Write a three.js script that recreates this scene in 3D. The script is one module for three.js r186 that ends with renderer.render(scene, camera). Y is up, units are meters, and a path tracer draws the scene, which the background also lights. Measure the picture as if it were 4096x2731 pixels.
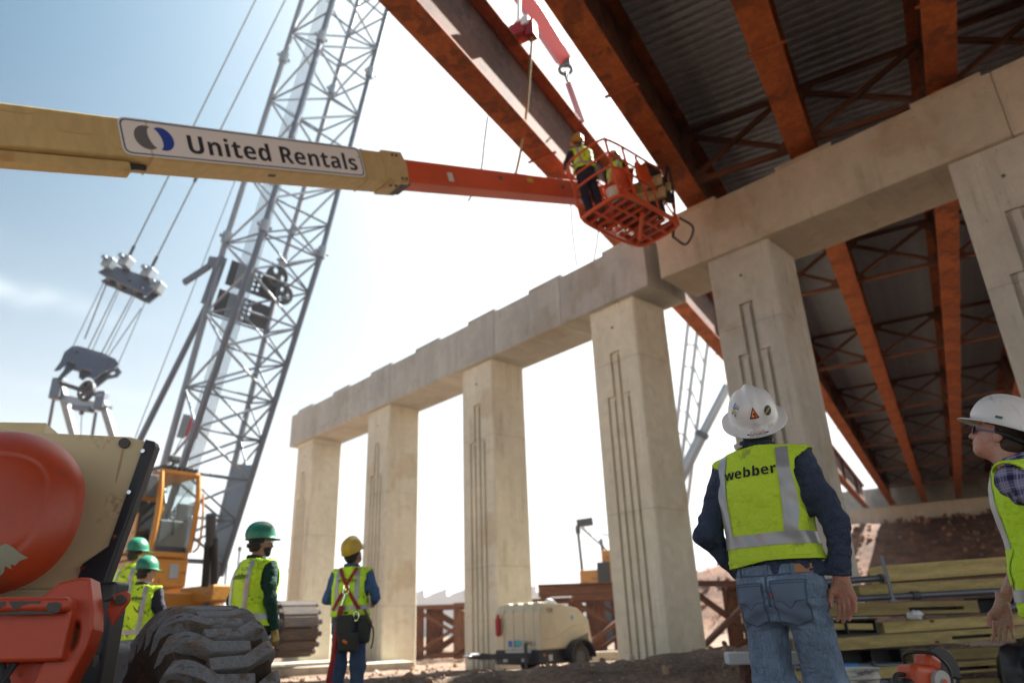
import * as THREE from 'three';
import { mergeGeometries, mergeVertices, toCreasedNormals } from 'three/addons/utils/BufferGeometryUtils.js';
import { RoundedBoxGeometry } from 'three/addons/geometries/RoundedBoxGeometry.js';
import { TessellateModifier } from 'three/addons/modifiers/TessellateModifier.js';
import { FontLoader } from 'three/addons/loaders/FontLoader.js';
import { Brush, Evaluator, SUBTRACTION } from 'three-bvh-csg';

// ---------- camera, sky, sun, exposure ----------
const V = (x, y, z) => new THREE.Vector3(x, y, z);
const scene = new THREE.Scene();
const camera = new THREE.PerspectiveCamera(51.28, 1.5, 0.1, 2500);
camera.position.set(0, 0.8, 0);
camera.rotation.set(0.38387, 0, -0.03737, 'YXZ');
camera.focus = 3.4; camera.userData.fStop = 1.5;
scene.add(camera);
const renderer = new THREE.WebGLRenderer();
renderer.toneMapping = THREE.LinearToneMapping;
const EXPOSURE = 4.0;
renderer.toneMappingExposure = EXPOSURE;
renderer.shadowMap.enabled = true;
const SUN_AZ = 43 * Math.PI / 180, SUN_EL = 44 * Math.PI / 180;
const sunDir = V(Math.sin(SUN_AZ) * Math.cos(SUN_EL), Math.sin(SUN_EL), -Math.cos(SUN_AZ) * Math.cos(SUN_EL));
const sun = new THREE.DirectionalLight(new THREE.Color(1, 0.955, 0.87), 5);
sun.target.position.set(0, 0, -20); sun.position.copy(sun.target.position).addScaledVector(sunDir, 120);
sun.castShadow = true; sun.shadow.mapSize.set(4096, 4096);
Object.assign(sun.shadow.camera, { left: -70, right: 70, top: 70, bottom: -70, near: 1, far: 300 });
scene.add(sun, sun.target);
{ // hazy sky: blue away from the sun, whitening towards it and towards the horizon
  const W = 1024, H = 512, d = new Float32Array(W * H * 4), D2 = 180 / Math.PI;
  for (let j = 0; j < H; j++) for (let i = 0; i < W; i++) {
    const ph = ((i + 0.5) / W - 0.5) * 2 * Math.PI, th = ((j + 0.5) / H - 0.5) * Math.PI;
    const x = Math.cos(ph) * Math.cos(th), y = Math.sin(th), z = Math.sin(ph) * Math.cos(th);
    const g = Math.acos(Math.min(1, Math.max(-1, x * sunDir.x + y * sunDir.y + z * sunDir.z))) * D2, el = Math.max(0, th * D2);
    const az = Math.atan2(x, -z) * D2;
    const aur = g < 28 ? 1 : Math.exp(-Math.pow((g - 28) / 17, 2)), mid = Math.exp(-Math.pow((g - 50) / 15, 2)), hor = 0.98 * Math.exp(-Math.pow(el / (20 + 14 * Math.exp(-Math.pow((g - 40) / 25, 2))), 1.7));
    const core = 2.4 * Math.exp(-g / 13) + 0.35 * Math.exp(-Math.pow(g / 42, 2));
    // thin cirrus streaks low in the sky
    let cl = 0;
    for (const [a0, e0, wa, we, tl, k] of [[-40, 22.6, 7, 0.7, -0.1, 0.42], [-31, 16.6, 7, 0.35, 0.02, 0.12], [-60, 27, 14, 1.2, -0.1, 0.4], [70, 20, 16, 1, 0.05, 0.4], [150, 25, 20, 1.4, 0.03, 0.4], [-130, 21, 18, 1.1, -0.04, 0.4]]) {
      const da = az - a0, de = el - e0 - tl * da + 0.25 * Math.sin(da * 0.9);
      cl += k * Math.exp(-Math.pow(da / wa, 2) - Math.pow(de / we, 2)) * (0.8 + 0.2 * Math.sin(da * 2.3 + 1.7 * Math.sin(el * 3)));
    }
    const o = (j * W + i) * 4, wh = 1 - (1 - aur) * (1 - hor) * (1 - Math.min(1, cl));
    const base = [0.035, 0.115, 0.255], m2 = [0.06, 0.15, 0.21], white = [1.42, 1.42, 1.41], hz = [0.25, 0.48, 0.60];
    for (let c = 0; c < 3; c++) d[o + c] = ((base[c] + m2[c] * mid) * (1 - wh) + hz[c] * 1.6 * wh * (1 - wh) + white[c] * Math.pow(wh, 1.6) + core * [1, 0.97, 0.92][c]) / EXPOSURE;
    d[o + 3] = 1;
  }
  const t = new THREE.DataTexture(d, W, H, THREE.RGBAFormat, THREE.FloatType);
  t.mapping = THREE.EquirectangularReflectionMapping; t.magFilter = t.minFilter = THREE.LinearFilter; t.colorSpace = THREE.LinearSRGBColorSpace; t.needsUpdate = true;
  scene.background = t; scene.environment = t;
}

// ---------- random numbers, noise, textures ----------
let seed_ = 12345;
const rnd = (a = 0, b = 1) => { seed_ = (Math.imul(seed_, 1664525) + 1013904223) | 0; return a + (b - a) * ((seed_ >>> 8) / 16777216); };
const h3 = (x, y, z) => { let h = Math.imul(x, 374761393) ^ Math.imul(y, 668265263) ^ Math.imul(z, 2147483647 - 1274126177); h = Math.imul(h ^ (h >>> 13), 1274126177); h ^= h >>> 16; return (h >>> 0) / 4294967296; };
const sm = (t) => t * t * (3 - 2 * t);
function noise3(x, y, z, per = 0) { // value noise in 0..1, optionally tiling
  const X = Math.floor(x), Y = Math.floor(y), Z = Math.floor(z), u = sm(x - X), v = sm(y - Y), w = sm(z - Z);
  const q = per ? (n) => ((n % per) + per) % per : (n) => n;
  const x0 = q(X), x1 = q(X + 1), y0 = q(Y), y1 = q(Y + 1);
  const l = (a, b, t) => a + (b - a) * t;
  return l(l(l(h3(x0, y0, Z), h3(x1, y0, Z), u), l(h3(x0, y1, Z), h3(x1, y1, Z), u), v), l(l(h3(x0, y0, Z + 1), h3(x1, y0, Z + 1), u), l(h3(x0, y1, Z + 1), h3(x1, y1, Z + 1), u), v), w);
}
const fbm = (x, y, z = 0, o = 4) => { let s = 0, a = 0.5, t = 0; for (let i = 0; i < o; i++) { s += a * noise3(x, y, z + i * 7.3); t += a; a *= 0.5; x *= 2; y *= 2; z *= 2; } return s / t; };
const tfbm = (u, v, p, z = 0, o = 4) => { let s = 0, a = 0.5, t = 0; for (let i = 0; i < o; i++) { s += a * noise3(u * p, v * p, z + i * 11, p); t += a; a *= 0.55; p *= 2; } return s / t; };
const clamp = (x, a = 0, b = 1) => Math.min(b, Math.max(a, x)), lerp = (a, b, t) => a + (b - a) * t, step = (a, b, x) => sm(clamp((x - a) / (b - a)));
function tex(n, fn, srgb = true, m = n) { // fn(u, v) -> [r, g, b] in sRGB 0..1, or one number
  const d = new Uint8Array(n * m * 4);
  for (let j = 0; j < m; j++) for (let i = 0; i < n; i++) {
    const c = fn((i + 0.5) / n, (j + 0.5) / m), o = (j * n + i) * 4, a = Array.isArray(c) ? c : [c, c, c];
    for (let k = 0; k < 3; k++) d[o + k] = clamp(a[k]) * 255;
    d[o + 3] = 255;
  }
  const t = new THREE.DataTexture(d, n, m);
  t.wrapS = t.wrapT = THREE.RepeatWrapping; t.magFilter = THREE.LinearFilter; t.minFilter = THREE.LinearMipmapLinearFilter; t.generateMipmaps = true;
  if (srgb) t.colorSpace = THREE.SRGBColorSpace;
  t.needsUpdate = true; return t;
}
function canvasTex(w, h, draw) {
  const c = document.createElement('canvas'); c.width = w; c.height = h; draw(c.getContext('2d'), w, h);
  const t = new THREE.CanvasTexture(c); t.colorSpace = THREE.SRGBColorSpace; t.magFilter = THREE.LinearFilter; return t;
}
const L = (r, g, b) => new THREE.Color().setRGB(r, g, b);
const mat = (color, roughness = 0.8, o = {}) => new THREE.MeshStandardMaterial({ color: Array.isArray(color) ? L(...color) : color, roughness, ...o });
const pmat = (color, roughness = 0.5, o = {}) => new THREE.MeshPhysicalMaterial({ color: Array.isArray(color) ? L(...color) : color, roughness, ...o });

// ---------- geometry helpers ----------
const M4 = () => new THREE.Matrix4();
function frame(a, b, up = V(0, 1, 0)) { // matrix whose z runs from a to b, origin at the middle
  const z = b.clone().sub(a).normalize(); let x = up.clone().cross(z); if (x.lengthSq() < 1e-6) x = V(1, 0, 0).cross(z); x.normalize();
  return M4().makeBasis(x, z.clone().cross(x), z).setPosition(a.clone().add(b).multiplyScalar(0.5));
}
const bar = (a, b, w, h = w, up) => new THREE.BoxGeometry(w, h, a.distanceTo(b)).applyMatrix4(frame(a, b, up));
const rod = (a, b, r, n = 8, r2 = r) => new THREE.CylinderGeometry(r2, r, a.distanceTo(b), n).rotateX(Math.PI / 2).applyMatrix4(frame(a, b));
const box = (w, h, d, x = 0, y = 0, z = 0, rx = 0, ry = 0, rz = 0) => new THREE.BoxGeometry(w, h, d).applyMatrix4(M4().makeRotationFromEuler(new THREE.Euler(rx, ry, rz)).setPosition(x, y, z));
const rbox = (w, h, d, r, x = 0, y = 0, z = 0, rx = 0, ry = 0, rz = 0, s = 2) => new RoundedBoxGeometry(w, h, d, s, r).applyMatrix4(M4().makeRotationFromEuler(new THREE.Euler(rx, ry, rz)).setPosition(x, y, z));
const tubeOf = (pts, r, n = 24, k = 8, closed = false) => new THREE.TubeGeometry(new THREE.CatmullRomCurve3(pts, closed), n, r, k, closed);
const disc = (r, t, n, x, y, z, rx = 0, ry = 0, rz = 0) => new THREE.CylinderGeometry(r, r, t, n).applyMatrix4(M4().makeRotationFromEuler(new THREE.Euler(rx, ry, rz)).setPosition(x, y, z));
function extr(pts, depth, bevel = 0, holes = []) { // polygon in xy pulled along z, centred in z
  const s = pts instanceof THREE.Shape ? pts : new THREE.Shape(pts.map((p) => new THREE.Vector2(...p)));
  for (const h of holes) s.holes.push(h instanceof THREE.Path ? h : new THREE.Path(h.map((p) => new THREE.Vector2(...p))));
  const g = new THREE.ExtrudeGeometry(s, { depth: depth - 2 * bevel, bevelEnabled: bevel > 0, bevelSize: bevel, bevelThickness: bevel, bevelOffset: -bevel, bevelSegments: 2, curveSegments: 12 });
  return g.translate(0, 0, bevel - depth / 2);
}
const circ = (x, y, r, n = 20) => { const p = []; for (let i = 0; i < n; i++) p.push([x + r * Math.cos(-i / n * 2 * Math.PI), y + r * Math.sin(-i / n * 2 * Math.PI)]); return p; };
function merge(list) {
  list = list.flat(9);
  if (list.length === 1) return list[0];
  return mergeGeometries(list.map((g) => { g = g.index ? g.toNonIndexed() : g; const n = new THREE.BufferGeometry(); for (const k of ['position', 'normal', 'uv']) if (g.attributes[k]) n.setAttribute(k, g.attributes[k]); if (!n.attributes.uv) n.setAttribute('uv', new THREE.BufferAttribute(new Float32Array(n.attributes.position.count * 2), 2)); return n; }));
}
const tq = new THREE.Vector3();
function tri(g, s = 1, off = 0) { // texture coordinates in metres by the way each face points
  g = g.index ? g.toNonIndexed() : g; const p = g.attributes.position, uv = new Float32Array(p.count * 2), e1 = V(), e2 = V(), a = V();
  for (let i = 0; i < p.count; i += 3) {
    a.fromBufferAttribute(p, i); e1.fromBufferAttribute(p, i + 1).sub(a); e2.fromBufferAttribute(p, i + 2).sub(a); e1.cross(e2);
    const x = Math.abs(e1.x), y = Math.abs(e1.y), z = Math.abs(e1.z);
    for (let k = 0; k < 3; k++) {
      tq.fromBufferAttribute(p, i + k);
      const [u, v] = y >= x && y >= z ? [tq.x, tq.z] : x >= z ? [tq.z, tq.y] : [tq.x, tq.y];
      uv[(i + k) * 2] = u / s + off; uv[(i + k) * 2 + 1] = v / s + off * 0.37;
    }
  }
  g.setAttribute('uv', new THREE.BufferAttribute(uv, 2)); return g;
}

// ---------- scene bookkeeping ----------
const taken = new Map();
const numbered = (n) => { const k = taken.get(n) || 0; taken.set(n, k + 1); return k ? n + '_' + String(k).padStart(3, '0') : n; };
function finish(o) { o.castShadow = o.receiveShadow = true; return o; }
function mesh(name, geos, material, parent) { // one named mesh from one or several shapes
  const m = finish(new THREE.Mesh(Array.isArray(geos) ? merge(geos) : geos, material));
  m.name = parent ? name : numbered(name); (parent || scene).add(m); return m;
}
function tag(o, label, category, group, kind) { if (label) o.userData.label = label; if (category) o.userData.category = category; if (group) o.userData.group = group; if (kind) o.userData.kind = kind; return o; }
function thing(name, label, category, pos = [0, 0, 0], turn = 0, group) {
  const o = new THREE.Group(); o.name = numbered(name); scene.add(o); o.position.set(...pos); o.rotation.y = turn; return tag(o, label, category, group);
}
function copy(o, label, pos, turn) { const c = o.clone(); c.name = numbered(o.name.replace(/_\d{3}$/, '')); scene.add(c); c.userData = { ...o.userData, label }; if (pos) c.position.set(...pos); if (turn !== undefined) c.rotation.y = turn; return c; }
const font = await new FontLoader().loadAsync('fonts/droid/droid_sans_bold.typeface.json');
function textShape(s, size, stretch = 1) { const g = new THREE.ShapeGeometry(font.generateShapes(s, size), 4); g.computeBoundingBox(); const b = g.boundingBox; return g.translate(-(b.min.x + b.max.x) / 2, -(b.min.y + b.max.y) / 2, 0).scale(stretch, 1, 1); }
// ---------- surface textures ----------
const concreteTex = (tint, k = 1) => tex(512, (u, v) => {
  const a = tfbm(u, v, 3, 1, 5), b = tfbm(u, v, 24, 5, 3), st = tfbm(u, v * 0.25, 16, 9, 3), pore = noise3(u * 128, v * 128, 3, 128);
  let t = 0.96 + (a - 0.5) * 0.12 * k + (b - 0.5) * 0.08 + (st - 0.5) * 0.09 * k; if (pore > 0.93) t -= 0.13; if (v < 0.0035) t -= 0.16; // seam between form panels
  const run = step(0.6, 0.72, noise3(u * 48, 0.5, 77, 48)) * step(0.35, 0.75, tfbm(u, v, 6, 91, 3)) * 0.07; t -= run; // rain streaks
  const w = step(0.56, 0.7, tfbm(u, v, 4, 33, 4)) * 0.06;
  return [tint[0] * (t - w * 0.6), tint[1] * (t - w), tint[2] * (t - w * 1.5)];
});
const concreteBump = tex(512, (u, v) => tfbm(u, v, 32, 2, 3) * 0.6 + (noise3(u * 100, v * 100, 8, 100) > 0.88 ? 0 : 0.4), false);
const cream = mat([1, 1, 1], 0.88, { map: concreteTex([0.895, 0.87, 0.785], 0.8), bumpMap: concreteBump, bumpScale: 0.004 });
const greyConc = mat([1, 1, 1], 0.9, { map: concreteTex([0.75, 0.735, 0.69], 1.2), bumpMap: concreteBump, bumpScale: 0.005 });
const capConc = mat([1, 1, 1], 0.9, { map: concreteTex([0.735, 0.73, 0.70], 1.2), bumpMap: concreteBump, bumpScale: 0.005 });
const capConcB = mat([1, 1, 1], 0.9, { map: concreteTex([0.775, 0.735, 0.66], 1.0), bumpMap: concreteBump, bumpScale: 0.005 });
const rustTex = (a, b, c) => tex(512, (u, v) => {
  const n = tfbm(u, v, 4, 3, 5), s = tfbm(u * 1, v, 9, 21, 4), f = tfbm(u, v, 40, 14, 2), k = step(0.38, 0.62, n), d = step(0.55, 0.68, s);
  return [0, 1, 2].map((i) => (lerp(a[i], b[i], k) * (1 - d) + c[i] * d) * (0.86 + 0.28 * f));
});
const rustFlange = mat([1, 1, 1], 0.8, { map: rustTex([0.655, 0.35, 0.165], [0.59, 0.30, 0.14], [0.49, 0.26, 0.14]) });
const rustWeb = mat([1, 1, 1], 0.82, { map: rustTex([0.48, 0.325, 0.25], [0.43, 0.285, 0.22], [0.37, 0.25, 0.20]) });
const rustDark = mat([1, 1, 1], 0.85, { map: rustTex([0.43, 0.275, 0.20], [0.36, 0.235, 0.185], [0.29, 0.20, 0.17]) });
const dirtTex = tex(1024, (u, v) => {
  const a = tfbm(u, v, 5, 1, 5), b = tfbm(u, v, 60, 4, 3), t = 0.72 + 0.5 * (a - 0.5) + 0.42 * (b - 0.5), g = noise3(u * 220, v * 220, 6, 220) > 0.93 ? 0.1 : 0;
  return [0.665 * t + g, 0.545 * t + g, 0.455 * t + g];
});
const dirtBump = tex(1024, (u, v) => tfbm(u, v, 30, 4, 5), false);
const dirt = mat([1, 1, 1], 0.97, { map: dirtTex, bumpMap: dirtBump, bumpScale: 0.05, vertexColors: true });
const redDirt = mat([1, 0.8, 0.7], 0.97, { map: dirtTex, bumpMap: dirtBump, bumpScale: 0.08 });

// ---------- bridge axes: g runs along the girders, m across them to the right ----------
const AG = 0.52209, AC = -0.73459;
const gDir = V(Math.sin(AG), 0, -Math.cos(AG)), mDir = V(Math.cos(AG), 0, Math.sin(AG));
const BR = (al, y, ac) => gDir.clone().multiplyScalar(al).addScaledVector(mDir, ac).setY(y);

// ---------- ground ----------
const embank = (x, z) => { // fill behind and under the far end of the bridge
  const al = x * gDir.x + z * gDir.z, ac = x * mDir.x + z * mDir.z;
  const front = (al - 45 - (ac < -5 ? 0 : 0)) * 0.5, side = (ac + 26) * 0.42;
  const h = Math.min(7.1, front, side);
  return h > -2 ? Math.max(0, h + 0.5 * (fbm(x * 0.3, z * 0.3, 2, 4) - 0.5) * clamp(h + 0.5)) : 0;
};
const mounds = [[2.6, -10.4, 3.4, 1.5, 0.34, 0.5], [4.6, -9.6, 2.2, 1.6, 0.3, 0.2], [-3.3, -9.6, 2.6, 1.0, 0.22, 0.2], [-0.5, -9.4, 2.4, 0.7, 0.1, 0.1], [5.6, -14, 3, 2.2, 0.4, 0.1], [3.2, -6.4, 1.6, 0.8, 0.12, 0]];
function ground(x, z) {
  let h = 0.09 * (fbm(x * 0.35 + 9, z * 0.35, 1, 3) - 0.5);
  const d = Math.hypot(x, z);
  if (d < 60) h += 0.06 * (fbm(x * 2.2, z * 2.2, 4, 3) - 0.5);
  for (const [mx, mz, rx, rz, hh, t] of mounds) { const q = Math.pow((x - mx + t * (z - mz)) / rx, 2) + Math.pow((z - mz) / rz, 2); if (q < 6) h += hh * Math.exp(-q) * (0.75 + 0.6 * fbm(x * 3, z * 3, 8, 3)); }
  return h + embank(x, z);
}
{
  const warp = (t) => Math.sign(t) * (Math.abs(t) * 9 + Math.pow(Math.abs(t), 4.2) * 700), N = 300, pos = [], uv = [], idx = [], tint = [];
  for (let j = 0; j <= N; j++) for (let i = 0; i <= N; i++) {
    const x = warp(i / N * 2 - 1), z = -7 + warp(j / N * 2 - 1);
    pos.push(x, ground(x, z), z); uv.push(x / 2.4, z / 2.4);
    const fill = step(0.2, 1.2, embank(x, z)), damp = step(0.5, 0.62, fbm(x * 0.5 + 3, z * 0.5 + 7, 5, 3)) * 0.3; tint.push((1 - 0.12 * fill) * (1 - damp), (1 - 0.34 * fill) * (1 - damp), (1 - 0.44 * fill) * (1 - damp)); // red clay fill, damp patches
    if (i < N && j < N) { const a = j * (N + 1) + i; idx.push(a, a + N + 1, a + 1, a + 1, a + N + 1, a + N + 2); }
  }
  const gg = new THREE.BufferGeometry(); gg.setAttribute('position', new THREE.Float32BufferAttribute(pos, 3)); gg.setAttribute('uv', new THREE.Float32BufferAttribute(uv, 2)); gg.setIndex(idx); gg.computeVertexNormals();
  gg.setAttribute('color', new THREE.Float32BufferAttribute(tint, 3));
  tag(mesh('ground', gg, dirt), 'bare reddish brown dirt of the construction site', 'ground', null, 'structure');
}
{ // clods and stones
  const clod = new THREE.IcosahedronGeometry(1, 1), p = clod.attributes.position;
  for (let i = 0; i < p.count; i++) { tq.fromBufferAttribute(p, i); const k = 0.72 + 0.55 * noise3(tq.x * 2 + 5, tq.y * 2 + 5, tq.z * 2 + 5); p.setXYZ(i, tq.x * k, tq.y * k * 0.75, tq.z * k); }
  clod.computeVertexNormals();
  const N = 5200, im = finish(new THREE.InstancedMesh(clod, mat([1, 1, 1], 0.97), N)), mm = M4(), q = new THREE.Quaternion(), e = new THREE.Euler(), c = new THREE.Color();
  for (let i = 0; i < N; i++) {
    const r = 3 + Math.pow(rnd(), 1.7) * 24, a = rnd(-0.8, 0.75), x = Math.sin(a) * r, z = -Math.cos(a) * r, s = 0.008 + 0.035 * Math.pow(rnd(), 4) * (r < 6 ? 0.8 : 1.4) + 0.0012 * r * rnd();
    e.set(rnd(0, 6), rnd(0, 6), rnd(0, 6)); q.setFromEuler(e); mm.compose(V(x, ground(x, z) + s * 0.3, z), q, V(s * rnd(0.8, 1.4), s * rnd(0.7, 1), s)); im.setMatrixAt(i, mm);
    const t = rnd(0.65, 1.15); im.setColorAt(i, rnd() < 0.12 ? c.setRGB(0.4 * t, 0.36 * t, 0.32 * t) : c.setRGB(0.36 * t, 0.24 * t, 0.165 * t));
  }
  { // bigger lumps on the clay bank
    const K = 2600, bm = finish(new THREE.InstancedMesh(clod, mat([1, 1, 1], 0.97), K));
    for (let i = 0; i < K;) { const al = rnd(44, 62), ac = rnd(-24, 12), x = gDir.x * al + mDir.x * ac, z = gDir.z * al + mDir.z * ac; if (embank(x, z) < 0.15) continue; const s = 0.03 + 0.2 * Math.pow(rnd(), 6); e.set(rnd(0, 6), rnd(0, 6), rnd(0, 6)); q.setFromEuler(e); mm.compose(V(x, ground(x, z) + s * 0.25, z), q, V(s * rnd(0.8, 1.5), s * rnd(0.6, 1), s)); bm.setMatrixAt(i, mm); const t = rnd(0.6, 1.2); bm.setColorAt(i, c.setRGB(0.27 * t, 0.145 * t, 0.09 * t)); i++; }
    bm.name = 'bank_lumps'; scene.add(tag(bm, 'lumps of red clay strewn over the bank under the bridge', 'clods', null, 'stuff'));
  }
  im.name = 'dirt_clods'; scene.add(tag(im, 'loose clods and small stones scattered over the dirt', 'clods', null, 'stuff'));
}

// ---------- concrete piers ----------
const shifted = (m, k, t) => { const n = m.clone(); n.map = m.map.clone(); n.map.offset.set(k * 0.37, k * 0.213); n.map.needsUpdate = true; n.color = L(t, t, t); return n; }; // same concrete, other patch of it
const columnGeo = (() => { // square shaft with a stepped pattern of grooves in its front face, front towards +z, foot at the origin
  const Wd = 1.2, Dp = 1.06, Hc = 7.25, ev = new Evaluator(); ev.useGroups = false; ev.attributes = ['position', 'normal', 'uv'];
  const ch = 0.03, prof = [[-Wd / 2 + ch, 0], [Wd / 2 - ch, 0], [Wd / 2, ch], [Wd / 2, Dp - ch], [Wd / 2 - ch, Dp], [-Wd / 2 + ch, Dp], [-Wd / 2, Dp - ch], [-Wd / 2, ch]];
  let b = new Brush(extr(prof, Hc).rotateX(Math.PI / 2).translate(0, Hc / 2, -Dp));
  b.updateMatrixWorld();
  const yT = 6.22, yS = 5.3, gw = 0.075;
  const cuts = [];
  for (const s of [-1, 1]) {
    cuts.push([s * 0.09, 0, yT, gw], [s * 0.26, 0, s < 0 ? yS : yS, gw]);
  }
  const slots = cuts.map(([x, y0, y1, w]) => new THREE.BoxGeometry(w, y1 - y0 + 2, 0.13).translate(x, (y0 + y1) / 2 - 1, 0));
  slots.push(new THREE.BoxGeometry(0.18 + gw, gw, 0.088).translate(0, yT - gw / 2 + 0.002, 0), new THREE.BoxGeometry(0.17, gw, 0.087).translate(-0.2, yS - gw / 2 + 0.002, 0), new THREE.BoxGeometry(0.17, gw, 0.087).translate(0.2, yS - gw / 2 + 0.002, 0));
  for (const s of slots) { const c = new Brush(s.index ? s.toNonIndexed() : s); c.updateMatrixWorld(); b = ev.evaluate(b, c, SUBTRACTION); }
  return tri(b.geometry.index ? b.geometry.toNonIndexed() : b.geometry, 3);
})();
const uA = V(Math.sin(AC), 0, -Math.cos(AC)), nA = V(-uA.z, 0, uA.x), oA = V(2.73, 7, -12.648); // left cap: runs along uA, nA points away from the camera
const turnA = Math.atan2(-nA.x, -nA.z);
const colLabels = ['cream column with stepped grooves, nearest of the four under the left pier cap', 'cream column with stepped grooves standing behind the tan compressor trailer', 'cream column with stepped grooves beside the red bucket', 'cream column with stepped grooves at the far left end of the pier cap'];
[1.11, 5.6, 10.26, 14.98].forEach((al, i) => {
  const p = oA.clone().addScaledVector(uA, al).addScaledVector(nA, 0.13), c = thing('concrete_column', colLabels[i], 'column', [p.x, -0.25, p.z], turnA, 'columns of the unfinished pier');
  mesh('shaft', columnGeo, shifted(cream, i, 1 - 0.02 * i), c);
  mesh('formwork_tie_hole', disc(0.025, 0.02, 10, 0, 6.75, 0.002, Math.PI / 2), mat([0.1, 0.09, 0.08], 0.9), c);
});
const uB = V(0.7188, 0, 0.6952), nB = V(0.6952, 0, -0.7188), oB = V(2.936, 7, -12.389), turnB = Math.atan2(-nB.x, -nB.z);
[1.56, 5.62].forEach((al, i) => {
  const p = oB.clone().addScaledVector(uB, al).addScaledVector(nB, 0.1), c = thing('concrete_column', ['bare grey column with stepped grooves behind the man in the white hard hat', 'bare grey column with stepped grooves at the right edge above the woman'][i], 'column', [p.x, -0.25, p.z], turnB, 'columns under the steel deck');
  mesh('shaft', columnGeo, shifted(greyConc, i + 5, 1), c);
  mesh('formwork_tie_hole', disc(0.025, 0.02, 10, 0, 6.75, 0.002, Math.PI / 2), mat([0.1, 0.09, 0.08], 0.9), c);
});
function pierCap(name, label, len, seats, m, o, ux, nx, joints, depth = 1.28) { // beam in its own axes: x along, front towards +z
  const c = thing(name, label, 'pier cap', [o.x, 7, o.z], Math.atan2(-ux.z, ux.x));
  const flip = V(Math.sin(c.rotation.y), 0, Math.cos(c.rotation.y)).dot(nx) < 0 ? -1 : 1; // +z of the group may point away from the camera
  let x0 = 0;
  for (const x1 of [...joints, len]) { mesh('cap_segment', tri(rbox(x1 - x0 - 0.006, 1.14, depth, 0.02, (x0 + x1) / 2, 0.57, flip * depth / 2), 3, x0 * 0.21), m, c); x0 = x1; }
  for (const [a, b] of seats) mesh('bearing_seat', tri(rbox(b - a, 0.09, depth - 0.012, 0.012, (a + b) / 2, 1.14 + 0.042, flip * depth / 2), 3, a), m, c);
  return c;
}
pierCap('pier_cap', 'long grey concrete pier cap with stepped top resting on four cream columns', 16, [[0.02, 1.11], [2.38, 3.44], [4.71, 5.77], [7.05, 8.18], [9.45, 10.61], [11.92, 12.99], [14.44, 15.51]], capConc, oA, uA, nA, [2.42, 4.72, 7.3, 9.5, 11.95, 14.0]);
pierCap('pier_cap', 'tan concrete pier cap carrying the rusty girders over the men', 11.5, [[0.35, 1.35], [2.55, 3.55], [4.79, 5.77], [7.0, 8.0], [9.2, 10.2]], capConcB, oB, uB, nB, [5.88]);

// ---------- steel girders ----------
const GY = 8.45;
let GH = 1.55;
const GIRD = [-4.6, -2.77, -0.67, 1.52, 3.65, 5.8, 7.95, 10.1];
const girdLabels = ['rusty steel girder alone at the far left with sunlit web, hung from the red rigging', 'rusty steel girder at the open left edge of the steel deck', 'rusty steel girder second from the open edge of the deck', 'rusty steel girder third from the open edge of the deck', 'rusty steel girder fourth from the open edge of the deck', 'rusty steel girder fifth from the open edge of the deck', 'rusty steel girder sixth from the open edge of the deck', 'rusty steel girder farthest right under the deck'];
const FRAMES = [4.9, 11.8, 18.4, 25.1, 32.2, 39, 46.4, 53.4];
GIRD.forEach((ac, i) => {
  GH = i ? 1.55 : 1.62;
  const A0 = i ? -14 : -6, A1 = 61.5, len = A1 - A0, mid = (A0 + A1) / 2;
  const o = thing('steel_girder', girdLabels[i], 'girder', BR(mid, GY, ac).toArray(), -AG, 'steel bridge girders'); // own -z runs along the girder
  const seg = (w, h, y, x = 0) => tri(box(w, h, len, x, y, 0), 2.2, i * 0.31);
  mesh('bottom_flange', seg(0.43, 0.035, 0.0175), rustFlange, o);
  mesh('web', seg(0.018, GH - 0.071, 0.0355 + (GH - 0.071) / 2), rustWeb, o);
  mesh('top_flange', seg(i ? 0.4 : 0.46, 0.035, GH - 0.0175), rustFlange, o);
  const Z = (al) => -(al - mid);
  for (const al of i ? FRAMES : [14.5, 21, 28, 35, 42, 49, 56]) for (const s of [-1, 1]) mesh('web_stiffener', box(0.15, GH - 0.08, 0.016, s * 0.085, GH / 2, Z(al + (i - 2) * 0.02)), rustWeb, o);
  for (const al of i === 0 ? [9.3, 21, 34, 47] : [8.15 + i * 0.35, 20.6, 33.5, 46]) { mesh('flange_strap', box(0.56, 0.022, 0.05, 0, -0.012, Z(al)), rustFlange, o); }
  for (const al of [1.5, 28.6]) { const sp = mesh('splice_plate', [box(0.40, 0.02, 0.9, 0, -0.0105, Z(al)), box(0.02, GH * 0.8, 0.5, 0.02, GH / 2, Z(al))], rustFlange, o); mesh('splice_bolts', [...Array(20)].map((_, k) => disc(0.018, 0.03, 6, (k % 2 ? 0.12 : -0.12), -0.03, Z(al) - 0.4 + Math.floor(k / 2) * 0.085)), rustFlange, sp); }
  for (const al of [12.55 - (i - 1) * 0.55 + (i === 0 ? 0.35 : 0)]) mesh('bearing_block', box(0.34, 0.2, 0.42, 0, -0.101, Z(al)), rustFlange, o);
});

GH = 1.55;
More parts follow.
